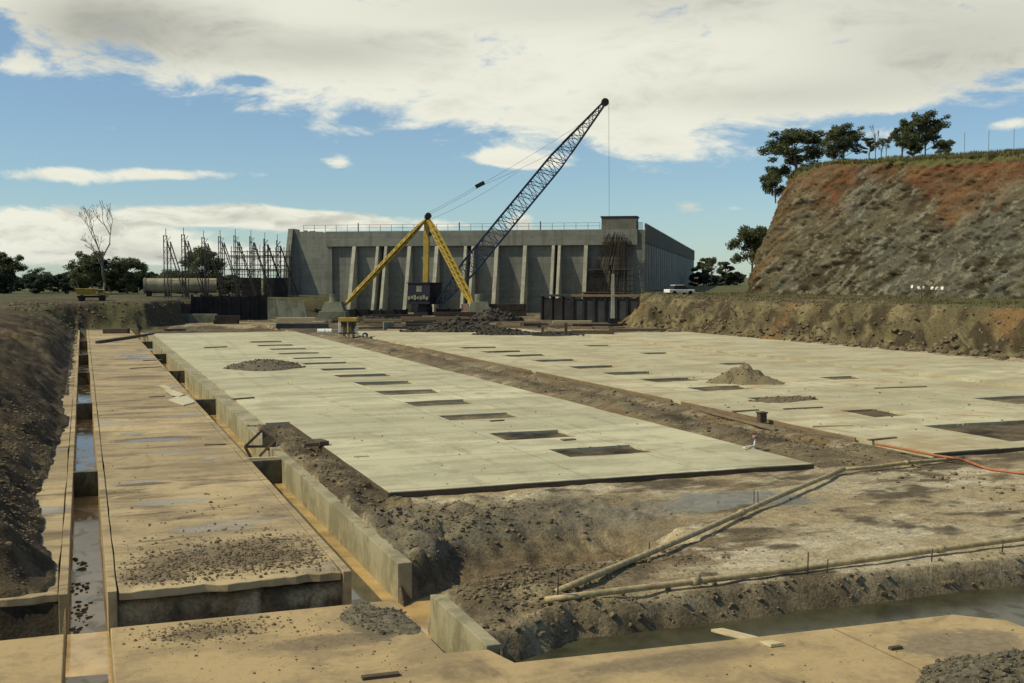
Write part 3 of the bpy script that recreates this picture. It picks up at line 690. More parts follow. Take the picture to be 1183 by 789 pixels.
heap('gravel_heap', 'dark gravel heap at the right corner of the foreground slab', 13.0, 13.35, 1.35, .75, .26, 0, M['gravel'], 8, .7, 900, (.012, .05))
heap('gravel_heap', 'little mound of grey grit at the trench edge of the foreground slab', 4.75, 19.3, .52, 1.05, .12, 0, M['gravel'], 9, .7, 420, (.01, .035))
c = at(905, 462, .14); heap('gravel_heap', 'flat brown spill of soil beside the gravel cone', c[0], c[1], 2.0, .9, .12, .142, M['clod'], 12, .7, 120, (.02, .08))

# ------------------------------------------------------------------ pipes, hose, planks, boards
def pipe_run(name, label, pts, r, mat, cat='pipe', n=10, joints=()):
    root = thing(name, label, cat, pts[0])
    p0 = Vector(pts[0]); q = [Vector(p) - p0 for p in pts]
    MB().tube(q, r, n).build('pipe_body', mat, root, smooth=True)
    for k in joints:
        i = min(int(k), len(q) - 2); a = q[i].lerp(q[i + 1], k - i); d = (q[i + 1] - q[i]).normalized()
        MB().tube([a - d * .09, a + d * .09], r * 1.35, n).build('coupling', mat, root, smooth=True)
    return root
def along(a, b, n, lift, sag=.02):
    out = []
    for i in range(n + 1):
        k = i / n; xx = a[0] + (b[0] - a[0]) * k; yy = a[1] + (b[1] - a[1]) * k
        out.append((xx, yy, lift + .015 * math.sin(k * 9 + a[0])))
    return out
A = at(630, 702); Bp = at(1183, 629); Bx = (Bp[0] + (Bp[0] - A[0]) * .35, Bp[1] + (Bp[1] - A[1]) * .35)
pipe_run('steel_pipe', 'long pale pipe lying along the edge above the dark water', along((A[0], A[1]), Bx, 16, .13), .062, M['pipe'], joints=(3.2, 9.4))
A2 = at(642, 694); B2 = at(975, 547)
pipe_run('steel_pipe', 'diagonal pale pipe crossing the mud flat to the slab corner', along((A2[0], A2[1]), (B2[0], B2[1]), 12, .15), .066, M['pipe'], joints=(6.3,))
C2 = at(1113, 533)
pipe_run('steel_pipe', 'far pipe length lying in front of the right slab edge', along((B2[0] + .1, B2[1] + .02), (C2[0], C2[1]), 8, .13), .056, M['pipe'], joints=(4,))
hp = [at(1012, 513, .2), at(1045, 519, .19), at(1080, 526, .18), at(1100, 529, .20), at(1118, 533, .1), at(1140, 541, .06), at(1165, 545, .06), at(1200, 548, .06), at(1260, 549, .06)]
hv = [Vector(p) for p in hp]; sm = []
for i in range(len(hv) - 1):
    p0 = hv[max(i - 1, 0)]; p3 = hv[min(i + 2, len(hv) - 1)]
    for k in range(5):
        t_ = k / 5; p1, p2 = hv[i], hv[i + 1]
        sm.append(.5 * (2 * p1 + (p2 - p0) * t_ + (2 * p0 - 5 * p1 + 4 * p2 - p3) * t_ ** 2 + (3 * p1 - p0 - 3 * p2 + p3) * t_ ** 3))
tag(MB().tube(sm, .042, 8).build('hose', M['hose'], smooth=True), 'orange hose snaking over the right slab corner', 'hose')

def stake(px_, pyb, pyt, label, r=.014, lean=(0, 0), name='steel_stake', mat=None):
    b_ = at(px_, pyb); z0 = gz(b_[0], b_[1]); b_ = at(px_, pyb, z0); D = np.dot(np.array(b_) - np.array([0, 0, H]), FW)
    h = (pyb - pyt) / F * D
    mb = MB().tube([(0, 0, -.15), (lean[0] * .5, lean[1] * .5, h * .5), (lean[0], lean[1], h)], r, 6)
    return tag(mb.build(name, mat or M['steel'], smooth=True, loc=b_), label, 'stake', 'steel stakes along the pipes')
stake(644, 690, 664, 'thin steel stake standing behind the meeting ends of the pipes', lean=(.02, 0))
stake(810, 688, 664, 'thin steel stake holding the long pipe near its left third', lean=(-.02, .02))
stake(933, 664, 638, 'left one of two close stakes at the long pipe', lean=(.01, 0))
stake(955, 662, 646, 'short right one of two close stakes at the long pipe', lean=(.03, 0))
stake(1076, 649, 634, 'bent steel stake on the long pipe with a clod at its foot', lean=(.04, .02))
stake(1157, 640, 624, 'steel stake near the right end of the long pipe', lean=(.03, -.02))
stake(750, 644, 626, 'steel stake standing at the end of the soil cut', lean=(.0, 0))
stake(871, 590, 566, 'left twin of two rods by the wet blue-grey mud', r=.012)
stake(876, 588, 567, 'right twin of two rods by the wet blue-grey mud', r=.012, lean=(-.02, 0))
def plank(label, p, q, w, h, mat, name='plank', z0=0.0, cat='plank', group=None):
    p = Vector(p); q = Vector(q); c = (p + q) / 2; d = q - p; L = d.length
    o = MB().box(-L / 2, L / 2, -w / 2, w / 2, -h / 2, h / 2).build(name, mat, bevel=min(w, h) * .12)
    o.location = (c.x, c.y, c.z + h / 2); o.rotation_euler = (0, -math.asin(d.z / L), math.atan2(d.y, d.x))
    return tag(o, label, cat, group)
p = at(858, 723, -.12); q = at(893, 745, .0)
plank('pale timber plank reaching over the dark water onto the slab', (p[0] - .25, p[1] + .45, -.32), (q[0], q[1] - .12, .01), .24, .05, M['timber_pale'])
p = at(418, 785); q = at(461, 780); plank('short dark board lying on the foreground slab', p, q, .12, .05, M['timber_dark'])
p = at(1028, 751); q = at(1041, 749); plank('stub of dark wood on the right of the foreground slab', p, q, .09, .05, M['timber_dark'], name='timber_offcut')
p = at(112, 397); q = at(178, 387); plank('long dark beam lying askew over the far muddy slab', p, q, .32, .26, M['timber_dark'], name='timber_beam')
p = at(120, 385); q = at(149, 385); plank('dark timber block at the far end of the muddy slab', p, q, .9, .55, M['timber_dark'], name='timber_block')
p = at(236, 514.5); q = at(261, 513.5); plank('brown board lying on the muddy slab near the trench', p, q, .12, .04, M['timber_brown'])
p = at(165, 417); q = at(186, 416); plank('dark board across the muddy slab left of the trench', p, q, .25, .05, M['timber_brown'])
p = at(150, 426); q = at(186, 424); plank('thin long board across the muddy slab beyond the sheets', p, q, .2, .05, M['timber_brown'])
p = at(172, 459); q = at(190, 458); plank('short brown board beside the white sheets', p, q, .15, .04, M['timber_brown'])
p = at(268, 462, .14); q = at(293, 460, .14); plank('brown board at the left edge of the central slab', p, q, .22, .07, M['timber_brown'])
p = at(236, 402, .14); q = at(262, 401, .14); plank('thin dark board on the far central slab', p, q, .3, .08, M['timber_brown'])
p = at(408, 528, .14); q = at(425, 527, .14); plank('small pale offcut lying on the central slab', p, q, .22, .035, M['timber_pale'], name='timber_offcut')
p = at(566, 487, .14); q = at(582, 486, .14); plank('thin dark lath beside a slab pocket', p, q, .15, .05, M['timber_brown'], name='timber_offcut')
p = at(649, 509, .14); q = at(664, 508, .14); plank('small grey offcut beside the second slab pocket', p, q, .25, .05, M['timber_brown'], name='timber_offcut')
for i, (a_, b_, l) in enumerate((((905, 473), (950, 471), 'brown batten on the right slab before the square opening'), ((938, 493), (985, 492), 'pale batten on the right slab'), ((1098, 479), (1143, 481), 'white batten between two openings of the right slab'), ((1003, 509), (1035, 506), 'grey batten near the orange hose'), ((846, 476), (876, 474), 'thin batten left of the flat soil spill'), ((1010, 449), (1070, 447), 'long batten on the back of the right slab'))):
    plank(l, at(*a_, .14), at(*b_, .14), .14, .05, M['timber_pale'] if 'white' in l or 'pale' in l else M['timber_brown'], name='batten')
for y0_, y1_, l in ((34.5, 47.5, 'nearest length of brown edge board along the left side of the right slab'), (48.5, 66, 'middle length of brown edge board along the left side of the right slab'), (67, 92, 'farthest length of brown edge board along the left side of the right slab')):
    plank(l, (26.40, y0_, -.06), (26.38, y1_, -.06), .05, .185, M['timber_brown'], name='edge_or_shade_board', cat='board', group='edge boards of the right slab')
plank('added dark board giving a shadow line along the straight front edge of the central slab', (7.72, 30.045, -.08), (21.42, 30.045, -.08), .05, .205, M['timber_dark'], name='edge_or_shade_board', cat='board')  # dark board added as the shadow line under the slab's front edge
plank('added dark board giving a shadow line along the left edge of the central slab end', (7.705, 30.05, -.08), (7.705, 46.2, -.08), .05, .205, M['timber_dark'], name='edge_or_shade_board', cat='board')  # added dark strip, stands in for shade down the slab's left edge
plank('added dark board giving a shadow line along the front edge of the right slab', (26.5, 30.465, -.08), (46.3, 30.465, -.08), .05, .205, M['timber_dark'], name='edge_or_shade_board', cat='board')  # added here too: dark strip in place of the shaded front edge
plank('long brown batten lying in the soil strip between the pale slabs', (25.0, 37.5, .06), (25.5, 45.0, .1), .16, .08, M['timber_brown'], name='batten')
# irregular white sheets by the trench
def sheet_board(label, pts, z, mat):
    v = [at(*p_) for p_ in pts]; mb = MB().prism([(a[0], a[1]) for a in v], z, z + .03)
    return tag(mb.build('plywood_sheet', mat), label, 'sheet', 'pale sheets dumped by the trench')
sheet_board('broken pale sheet nearest the camera beside the trench', [(194, 463), (203, 459), (216, 458), (226, 465), (212, 469)], .012, M['cream'])
sheet_board('narrow pale sheet with a ragged edge beside the trench', [(190, 452), (197, 451), (213, 457), (208, 459.5), (198, 458)], .05, M['cream'])
sheet_board('small pale sheet farthest along the trench edge', [(183, 446), (190, 445), (199, 449.5), (193, 450.5)], .012, M['timber_pale'])

# timber brace / formwork triangle over the first baffle
def brace():
    o = at(303, 522); root = thing('timber_brace', 'dark triangular timber formwork standing across the trench on a baffle', 'formwork', (o[0], o[1], 0))
    W = lambda px_, py_, D=40.2: Vector(np.array(dep(px_, py_, D)) - np.array([o[0], o[1], 0]))
    a = W(283, 516); tp = W(303, 497); rb = W(322, 527); lb_ = W(290, 529); r2 = W(318, 508); mdl = W(306, 516)
    MB().bar(a, tp, .09).build('raker', M['timber_dark'], root); MB().bar(a, mdl + Vector((.3, 0, 0)), .08).build('tie', M['timber_dark'], root)
    MB().bar(a, lb_, .08).build('raker', M['timber_dark'], root); MB().bar(W(300, 527), r2, .09).build('strut', M['timber_brown'], root)
    pn = MB(); d = Vector((.04, .12, 0))
    vs = [tp, r2, W(319, 528), W(309, 520), W(303, 515)]; n = len(vs)
    pn.add(vs + [v + d for v in vs], [tuple(range(n)), tuple(range(n, 2 * n))[::-1]] + [(i, (i + 1) % n, n + (i + 1) % n, n + i) for i in range(n)])
    pn.build('shutter_panel', M['timber_dark'], root)
    MB().bar(W(284, 530, 38.6), W(326, 528.5, 38.6), .14, .06).build('sill_board', M['timber_pale'], root)
brace()
p = at(352, 516, .1); q = at(374, 514, .16); plank('dark forked timber lying on the soil at the slab edge', p, q, .2, .12, M['timber_dark'], name='timber_offcut')
p = at(366, 512, .14); q = at(375, 515, .14); plank('dark block of wood on the corner of the central slab', p, q, .35, .16, M['timber_dark'], name='timber_block')
# white Y shaped marker by the strip
def marker():
    o = at(872, 520, .02); root = thing('survey_marker', 'white forked survey marker with red tape beside the central slab', 'marker', o)
    MB().bar((-.05, 0, -.1), (.02, 0, .42), .05).build('marker_post', M['white'], root)
    MB().bar((-.05, 0, .16), (-.75, -.5, .2), .075, .035).build('marker_arm', M['white'], root)
    MB().bar((-.02, 0, .1), (.3, .1, .03), .05, .03).build('marker_arm', M['pink'], root)
    MB().tube([(.0, 0, .40), (.0, 0, .52)], .09, 8).build('marker_head', M['pink'], root, smooth=True)
marker()
c = at(880, 488, .05); o = MB().box(-.16, .16, -.14, .14, 0, .38).box(-.2, .2, -.18, .18, .38, .44).build('timber_post', M['timber_dark'], bevel=.02, loc=c); tag(o, 'dark stub post at the left corner of the right slab', 'post')

# ------------------------------------------------------------------ building
BC = np.array([87.8, 170.9]); BS = np.array([.528, .849]); BL = np.array([-.849, .528])
def bt(px_):   # metres along the front wall from its right corner
    r = ray(px_, 320); return float((BC[0] * r[1] - BC[1] * r[0]) / (-(BL[0] * r[1] - BL[1] * r[0])))
bld = thing('concrete_building', 'huge grey concrete hall with buttressed front, parapet band and rooftop cabin', 'building', (BC[0], BC[1], 0), 0)
ang = math.atan2(BL[1], BL[0])       # local +X runs left along the front wall, local +Y points out of the front
bld.rotation_euler = (0, 0, ang)
ZB, ZT = 0.0, 13.95
LEN = bt(335.5)
def bb(name, x0, x1, y0, y1, z0, z1, mat, **k): return MB().box(x0, x1, y0, y1, z0, z1).build(name, mat, bld, **k)
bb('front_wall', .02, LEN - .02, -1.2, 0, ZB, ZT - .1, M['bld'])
bb('roof', .5, LEN - .5, -205, -1.2, 13.2, 13.6, M['bld'])
bb('parapet_band', 1.2, LEN - 7, 0, .75, 11.35, ZT, M['bld_band'])
# left end: thicker bay with broken top edge and deep end fin
xa = bt(385)
mb = MB().box(xa, LEN - .9, .003, .55, 0, 13.2)
xx = xa
while xx < LEN - .9:
    w_ = random.uniform(.5, 1.1); mb.box(xx, min(xx + w_ * .95, LEN - .9), .01, .54, 13.2, 13.75 + .55 * (xx - xa) / (LEN - xa) + random.uniform(-.12, .2)); xx += w_
mb.build('end_bay', M['bld_band'], bld)
def wedge(x0, x1, d0, d1, z0, z1, y0=0.0):
    return MB().add([(x0, y0, z0), (x1, y0, z0), (x1, d1, z0), (x0, d1, z0), (x0, y0, z1), (x1, y0, z1), (x1, d0, z1), (x0, d0, z1)], [(0, 1, 2, 3), (4, 5, 6, 7), (0, 1, 5, 4), (1, 2, 6, 5), (2, 3, 7, 6), (3, 0, 4, 7)])
wedge(LEN - .9, LEN, .7, 5.4, 0, 14.5, -1.25).build('end_fin', M['bld'], bld)
for p_ in (411, 438, 447.5, 474.5, 506, 539, 547.5, 575, 607.5, 640, 647, 677.5):
    xc = bt(p_); w_ = .62 if p_ not in (438, 447.5, 539, 547.5, 640, 647) else .48
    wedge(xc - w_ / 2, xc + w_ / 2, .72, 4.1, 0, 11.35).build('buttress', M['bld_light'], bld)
for p_ in (442.8, 543.2, 643.5):
    xc = bt(p_); bb('expansion_joint', xc - .26, xc + .26, -.3, .02, 0, 11.3, M['bld_dark'])
# low plinth wall between buttresses
bb('plinth', 9, xa - 2, .004, .5, 0, 2.4, M['bld'])
# side wall, corner strip, ribbed cladding
side = MB()
k = 0.; 
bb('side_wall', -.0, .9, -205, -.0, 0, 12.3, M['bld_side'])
cl = MB(); yy = 0
while yy > -204:
    cl.box(-.22, .05, yy - .55, yy - .03, 11.7, 14.95); yy -= 1.1
cl.box(-.12, .06, -205, 0, 11.75, 14.9); cl.build('side_cladding', M['clad'], bld)
rb_ = MB(); yy = -2
while yy > -204: rb_.box(-.1, .02, yy - .3, yy, 0, 11.69); yy -= 6
rb_.build('side_rib', M['bld_side'], bld)
bb('corner_pilaster', -.08, 1.9, -.1, .42, 0, 13.7, M['bld'])
# rooftop cabin
xr, xl = bt(735), bt(695)
bb('rooftop_cabin', xr, xl, -3.4, .5, 11.9, 15.9, M['clad']); bb('cabin_roof', xr - .15, xl + .15, -3.6, .62, 15.9, 16.15, M['bld_dark'])
# roof railing: posts and two rails
rl = MB(); x1_, x0_ = bt(352), bt(693); n = 26
for i in range(n + 1):
    xx = x0_ + (x1_ - x0_) * i / n; tall = i in (5, 12, 21)
    rl.box(xx - (.09 if tall else .03), xx + (.09 if tall else .03), .2, .26, ZT, ZT + (1.45 if tall else 1.15))
for z in (ZT + .6, ZT + 1.12): rl.box(x0_, x1_, .21, .25, z, z + .05)
rl.build('roof_railing', M['frame'], bld)
rl = MB()
for i in range(6):
    xx = .4 + (xr - .6) * i / 5; rl.box(xx - .03, xx + .03, .0, .06, 13.7, 15.1)
rl.box(.4, xr, .01, .05, 15.05, 15.1); rl.build('roof_railing', M['frame'], bld)
bm_ = Matrix.Translation((BC[0], BC[1], 0)) @ Matrix.Rotation(ang, 4, 'Z')
def BW(x_, y_, z_): return bm_ @ Vector((x_, y_, z_))

# reinforcement cage leaning against the wall
cg = thing('reinforcement_cage', 'dark rusty wedge of reinforcing bars rising to the rooftop cabin', 'rebar cage', BW(bt(702), 3.2, 0), ang)
xq = bt(702); xe0, xe1 = bt(725) - xq, bt(674) - xq
rods = MB(); hoops = MB()
for k in range(30):
    s_ = k / 29; xb = xe0 + (xe1 - xe0) * s_; xt = xe0 + (bt(700) - xq - xe0) * s_
    for dy in (-1.4, 1.4):
        j = random.uniform(-.1, .1); rods.bar((xb + j, dy, 0), (xt + j, -1.6 + dy * .4, 13.3 - 1.2 * abs(s_ - .4) + random.uniform(-.9, .5)), .058)
for k in range(17):
    z = .6 + k * .74; s_ = z / 13.3; x1q = xe1 + (bt(700) - xq - xe1) * s_
    for dy in (-1.4, 1.4):
        yv = dy + (-1.6 + dy * .4 - dy) * s_; hoops.bar((xe0 - .1, yv, z), (x1q + .1, yv, z), .06)
rods.build('vertical_bars', M['rebar'], cg); hoops.build('cross_bars', M['rebar'], cg)
for i in range(2):
    zz = (3.4, 7.2)[i]; MB().box(xe0 - .3, xe1 * (.95 if i == 0 else .75), -.9, .9, zz, zz + .12).build('work_platform', M['timber_dark'], cg)

# ------------------------------------------------------------------ derrick crane
DK = Vector(dep(491, 362, 180)); DK.z = 0
cr = thing('derrick_crane', 'stiff-leg derrick crane with yellow mast and legs and long dark lattice jib', 'crane', DK)
def W(px_, py_, D): return Vector(dep(px_, py_, D)) - DK
fx = Vector((RT[0], RT[1], 0)); fy = Vector((FW[0], FW[1], 0)).normalized()
def obox(mb, c, sx, sy, z0, z1, rot):
    a = fx * math.cos(rot) + fy * math.sin(rot); b_ = fy * math.cos(rot) - fx * math.sin(rot)
    vs = [c + a * (i * sx / 2) + b_ * (j * sy / 2) + Vector((0, 0, z)) for z in (z0, z1) for i, j in ((-1, -1), (1, -1), (1, 1), (-1, 1))]
    return mb.add(vs, [(3, 2, 1, 0), (4, 5, 6, 7), (0, 1, 5, 4), (1, 2, 6, 5), (2, 3, 7, 6), (3, 0, 4, 7)])
z0c, z1c = 1.75, 5.0; O = Vector((0, 0, 0)); rc_ = R(-28)
pd = MB(); obox(pd, O, 2.6, 2.6, 0, .5, rc_); obox(pd, O, 1.7, 1.7, .5, 1.35, rc_); pd.tube([(0, 0, 1.35), (0, 0, 1.75)], 1.1, 16); pd.build('slewing_base', M['navy'], cr)
hs = obox(MB(), O, 4.1, 3.6, z0c, z1c, rc_).build('machinery_house', M['navy'], cr, bevel=.05)
a = fx * math.cos(rc_) + fy * math.sin(rc_); b_ = fy * math.cos(rc_) - fx * math.sin(rc_)
obox(MB(), -b_ * 1.83 + a * .1 , 1.0, .06, 3.7, 4.6, rc_).build('window', M['block'], hs)
wn = MB(); 
for k in range(7): obox(wn, -b_ * 1.9 + a * (-1.7 + .55 * k), .4, .22, 2.45 + .12 * (k % 2), 2.95 + .2 * (k % 3) * .6, rc_)
wn.build('winch_gear', M['block'], hs); obox(MB(), O, 4.4, 3.9, z1c, z1c + .14, rc_).build('house_roof', M['navy'], hs)
MT = W(493.5, 251, 180.5)
ms = MB(); bs_ = Vector((.15, 0, z1c + .1))
ms.bar(bs_, MT - Vector((0, 0, .5)), .85, .85).build('mast', M['yellow'], cr, bevel=.05)
hd = MB(); hd.bar(MT - Vector((.0, 0, .7)), MT + Vector((0, 0, .35)), .7, .7); hd.tube([MT + fx * .2 - fy * .5 + Vector((0, 0, .25)), MT + fx * .2 + fy * .5 + Vector((0, 0, .25))], .48, 14); hd.build('mast_head', M['black'], cr)
MB().bar(W(495.5, 270, 179.4), W(498.5, 271, 179.4), .7, .55).build('mast_sheave', M['black'], cr)
def leg(foot, top, w, name, wfoot):
    """box section leg: four chords with lacing, tapering to both ends"""
    mb = MB(); d = (top - foot); L = d.length; d.normalize(); s = d.cross(Vector((0, 0, 1))).normalized(); u = s.cross(d)
    def c(k, i, j):
        ww = w * (min(1, k / .12) * .75 + .25) * (min(1, (1 - k) / .15) * .8 + .2)
        return foot + d * (L * k) + s * (i * ww / 2) + u * (j * ww / 2)
    N = 16; crn = ((-1, -1), (1, -1), (1, 1), (-1, 1))
    for k in range(N):
        for q in range(4):
            i, j = crn[q]; i2, j2 = crn[(q + 1) % 4]
            mb.bar(c(k / N, i, j), c((k + 1) / N, i, j), .2)
            mb.bar(c(k / N, i, j), c((k + 1) / N, i2, j2), .15)
    # plated inner box keeps the leg reading solid as in the photograph
    for k in range(N): mb.bar(c(k / N, 0, 0), c((k + 1) / N, 0, 0), w * .45)
    mb.build(name, M['yellow'], cr)
FL = W(398.5, 352, 166); FR = W(545, 350, 166)
leg(FL, MT - Vector((.2, 0, .3)), .48, 'stiff_leg', .5); leg(FR, MT - Vector((-.2, 0, .3)), .68, 'stiff_leg', .5)
# jib
JF = W(506, 352, 178.5); JT = W(699, 118, 183)
def lattice(a, b_, w, N):
    mb = MB(); d = b_ - a; L = d.length; d.normalize(); s = d.cross(fy).normalized(); u = d.cross(s)
    def c(k, i, j):
        ww = w * min(1, .35 + k / .18 * .65) * min(1, .16 + (1 - k) / .30 * .84)
        return a + d * (L * k) + s * (i * ww / 2) + u * (j * ww / 2)
    cn = ((-1, -1), (1, -1), (1, 1), (-1, 1))
    for k in range(N):
        k0, k1 = k / N, (k + 1) / N
        for q in range(4):
            i, j = cn[q]; i2, j2 = cn[(q + 1) % 4]
            mb.bar(c(k0, i, j), c(k1, i, j), .21)
            if k % 2: mb.bar(c(k0, i, j), c(k1, i2, j2), .10)
            else: mb.bar(c(k0, i2, j2), c(k1, i, j), .10)
            mb.bar(c(k0, i, j), c(k0, i2, j2), .09)
    return mb, c
mb, cj = lattice(JF, JT, 2.5, 34); jb = mb.build('jib', M['jib'], cr)
tp = MB()
for q in range(26, 34):
    for (i, j) in ((-1, -1), (1, -1), (1, 1), (-1, 1)): tp.bar(cj(q / 34, i * 1.02, j * 1.02), cj((q + 1) / 34, i * 1.02, j * 1.02), .26)
tp.build('jib_tip_section', M['steel'], jb)
MB().tube([JT - fy * .35, JT + fy * .35], .62, 16).build('tip_sheave', M['black'], jb)
def rope(p, q, r=.035, sag=0):
    pts = []
    for k in range(13):
        s_ = k / 12; v = p.lerp(q, s_); v.z -= sag * 4 * s_ * (1 - s_); pts.append(v)
    return MB().tube(pts, r, 5)
TB = W(556, 213, 181)
MB().bar(TB - fx * .9 - Vector((0, 0, .4)), TB + fx * .5 + Vector((0, 0, .3)), .55, .6).build('luffing_block', M['black'], cr)
for k, dz in ((0, .0), (1, .35)): rope(MT + Vector((0, 0, .3 + dz)), TB + Vector((0, 0, dz - .15)), .022, .15).build('luffing_rope', M['rope'], cr)
rope(TB, cj(.94, 0, -1), .022, .2).build('luffing_rope', M['rope'], cr); rope(TB - Vector((0, 0, .2)), cj(.80, 0, -1), .02, .2).build('luffing_rope', M['rope'], cr)
rope(MT - Vector((-.6, 0, .3)), W(603, 195, 181.5), .02, .5).build('luffing_rope', M['rope'], cr)
HK = W(704, 309, 183); rope(JT + fx * .6, HK, .026).build('hoist_rope', M['rope'], cr)
MB().tube([HK + Vector((0, 0, .4)), HK - Vector((0, 0, .5))], [.3, .22], 10).build('hook_block', M['black'], cr)
# kentledge under each leg
def kent(px_, py_, D, label, mirror=1):
    c = Vector(dep(px_, py_, D)); c.z = 0; root = thing('ballast_block', label, 'ballast', c, math.atan2(fx.y, fx.x), 'concrete ballast under the derrick legs')
    MB().box(-1.75, 1.75, -1.6, 1.6, 0, 1.0).build('base_block', M['block'], root, bevel=.05)
    MB().add([(-1.5, -1.3, 1.0), (1.5, -1.3, 1.0), (1.5, 1.3, 1.0), (-1.5, 1.3, 1.0), (-1.05, -1.0, 2.3), (1.05, -1.0, 2.3), (1.05, 1.0, 2.3), (-1.05, 1.0, 2.3)], [(3, 2, 1, 0), (4, 5, 6, 7), (0, 1, 5, 4), (1, 2, 6, 5), (2, 3, 7, 6), (3, 0, 4, 7)]).build('upper_block', M['block'], root, bevel=.04)
    MB().tube([(0, 0, 2.3), (0, 0, 3.35)], .62, 18).build('drum', M['block'], root)
    root.scale = (1.12, 1.12, 1.05)
    return root
kent(386, 369, 166, 'tapered grey concrete ballast under the left crane leg')
k2 = kent(554, 369, 166, 'bulky grey concrete ballast under the right crane leg')
for i, (py0, l) in enumerate(((357, 'faded pink crate, the upper one left of the right ballast'), (369, 'faded pink crate, the lower one left of the right ballast'))):
    c = Vector(dep(536.5, py0 + 5, 164)); z0 = max(0, c.z); 
    r_ = thing('crate', l, 'crate', (c.x, c.y, 0 if i else .0), math.atan2(fx.y, fx.x), 'pink crates by the crane leg')
    if i == 0: r_.location = Vector((c.x, c.y, 0)) + fy * 2.5
    hh = 1.05 if i else 2.1
    zb = 0 if i else 0
    MB().box(-.5, .5, -.5, .5, zb, hh).build('crate_body', M['pink'], r_); lt = MB()
    for xx in (-.52, .46): lt.box(xx, xx + .06, -.53, .53, zb, hh + .03)
    lt.build('batten', M['timber_brown'], r_)

# ------------------------------------------------------------------ yellow compressor trailer
def trailer():
    c = Vector(dep(402, 391.5, 112)); c.z = .02; z = c.z
    root = thing('site_trailer', 'small yellow-topped machine on posts with a white drawbar and black wheel', 'trailer', c, math.atan2(fx.y, fx.x))
    MB().box(-.85, .95, -.55, .55, 1.62, 2.02).build('yellow_canopy', M['yellow'], root, bevel=.06)
    MB().box(-.6, .75, -.45, .45, 1.1, 1.62).build('engine', M['steel'], root, bevel=.03)
    MB().box(-.1, .1, -.2, .2, 2.02, 2.4).build('filler_cap', M['steel'], root)
    for xx, mm in ((-.82, 'white'), (-.35, 'frame'), (.05, 'cream'), (.55, 'black')):
        for yy in (-.42, .42): MB().bar((xx, yy, 0), (xx, yy, 1.64), .09).build('post', M[mm], root)
    MB().box(-.85, .85, -.5, .5, .42, .55).build('chassis', M['frame'], root); MB().box(-.25, .4, -.35, .35, .55, 1.1).build('tank', M['yellow2'], root, bevel=.05)
    MB().bar((.55, -.2, 1.1), (.95, -.2, .5), .2).build('boom', M['timber_dark'], root)
    MB().tube([(.7, -.25, .95), (.95, -.25, .45), (1.3, -.25, .3), (1.65, -.25, .3)], .12, 10).build('drawbar', M['white'], root, smooth=True)
    w = MB().tube([(1.72, -.36, .28), (1.72, -.14, .28)], .28, 18).build('wheel', M['black'], root); MB().tube([(1.72, -.37, .28), (1.72, -.355, .28)], .13, 14).build('hub', M['white'], w)
trailer()
for i, (px_, l) in enumerate(((371, 'left one of two white drums lying beside the yellow trailer'), (379.5, 'right one of two white drums lying beside the yellow trailer'))):
    c = Vector(dep(px_, 386, 119)); c.z = .32; r_ = thing('drum', l, 'drum', c, math.atan2(fx.y, fx.x), 'white drums by the yellow trailer')
    MB().tube([(-.36, 0, 0), (.36, 0, 0)], .3, 18).build('drum_body', M['white'], r_)
    for xx in (-.3, .0, .3): MB().tube([(xx - .03, 0, 0), (xx + .03, 0, 0)], .315, 18).build('hoop', M['white'], r_)

# ------------------------------------------------------------------ yard clutter around the crane
def lay(px_, py_, L, w, h, mat, name, label, cat, rot=0., n=1, group=None):
    """a stack of n long members lying on the ground"""
    c = at(px_, py_); z = gz(c[0], c[1]); root = thing(name, label, cat, (c[0], c[1], z), math.atan2(fx.y, fx.x) + rot, group)
    k = 0; rows = max(1, int(math.sqrt(n)))
    for lvl in range(rows):
        for j in range(max(1, n // rows)):
            o_ = (j - (n // rows - 1) / 2) * w * 1.25 + random.uniform(-.03, .03); dx = random.uniform(-.4, .4)
            MB().box(-L / 2 + dx, L / 2 + dx, o_ - w / 2, o_ + w / 2, lvl * h * 1.05, lvl * h * 1.05 + h).build('length', mat, root)
    return root
T = M
lay(352, 379, 6.0, .9, .55, T['retain'], 'concrete_beam', 'dark flat beam stack left of the white drums', 'beam', .05, 2)
lay(340, 372, 5, .6, .3, T['timber_pale'], 'timber_stack', 'pale planks stacked behind the dark flat beams', 'timber stack', .1, 4)
lay(440, 375, 5, .5, .35, T['timber_brown'], 'timber_stack', 'brown timbers stacked behind the yellow trailer', 'timber stack', -.1, 4)
lay(455, 370, 7, .4, .4, T['rebar'], 'steel_bundle', 'rust-brown steel bundle in front of the crane base', 'steel bundle', .05, 4)
lay(500, 372, 9, .35, .35, T['timber_brown'], 'timber_stack', 'long brown timber baulks in front of the crane base', 'timber stack', .0, 4)
lay(525, 369, 6, .5, .5, T['rebar'], 'steel_bundle', 'rusty steel sections beside the pink crates', 'steel bundle', -.05, 4)
lay(470, 383, 4.5, .5, .25, T['timber_pale'], 'timber_stack', 'thin pale planks left of the dark gravelly pile', 'timber stack', .08, 2)
lay(446, 381, 1.2, 1.0, .9, T['block'], 'concrete_block', 'lone grey concrete cube behind the yellow trailer', 'block', .2, 1)
lay(484, 380, 3.4, .6, .3, T['retain'], 'steel_bundle', 'dark steel plates between planks and gravelly pile', 'steel bundle', .1, 4)
lay(598, 376, 5.0, .35, .25, T['timber_brown'], 'timber_stack', 'low brown timbers right of the right ballast', 'timber stack', -.1, 4)
lay(600, 386, 4.6, .35, .22, T['timber_dark'], 'timber_stack', 'dark wet timbers on the slab right of the ballast', 'timber stack', .1, 4)
lay(585, 365, 5.5, 1.2, .9, T['rebar'], 'steel_bundle', 'big rusty reinforcement pile before the building plinth', 'steel bundle', .02, 4)
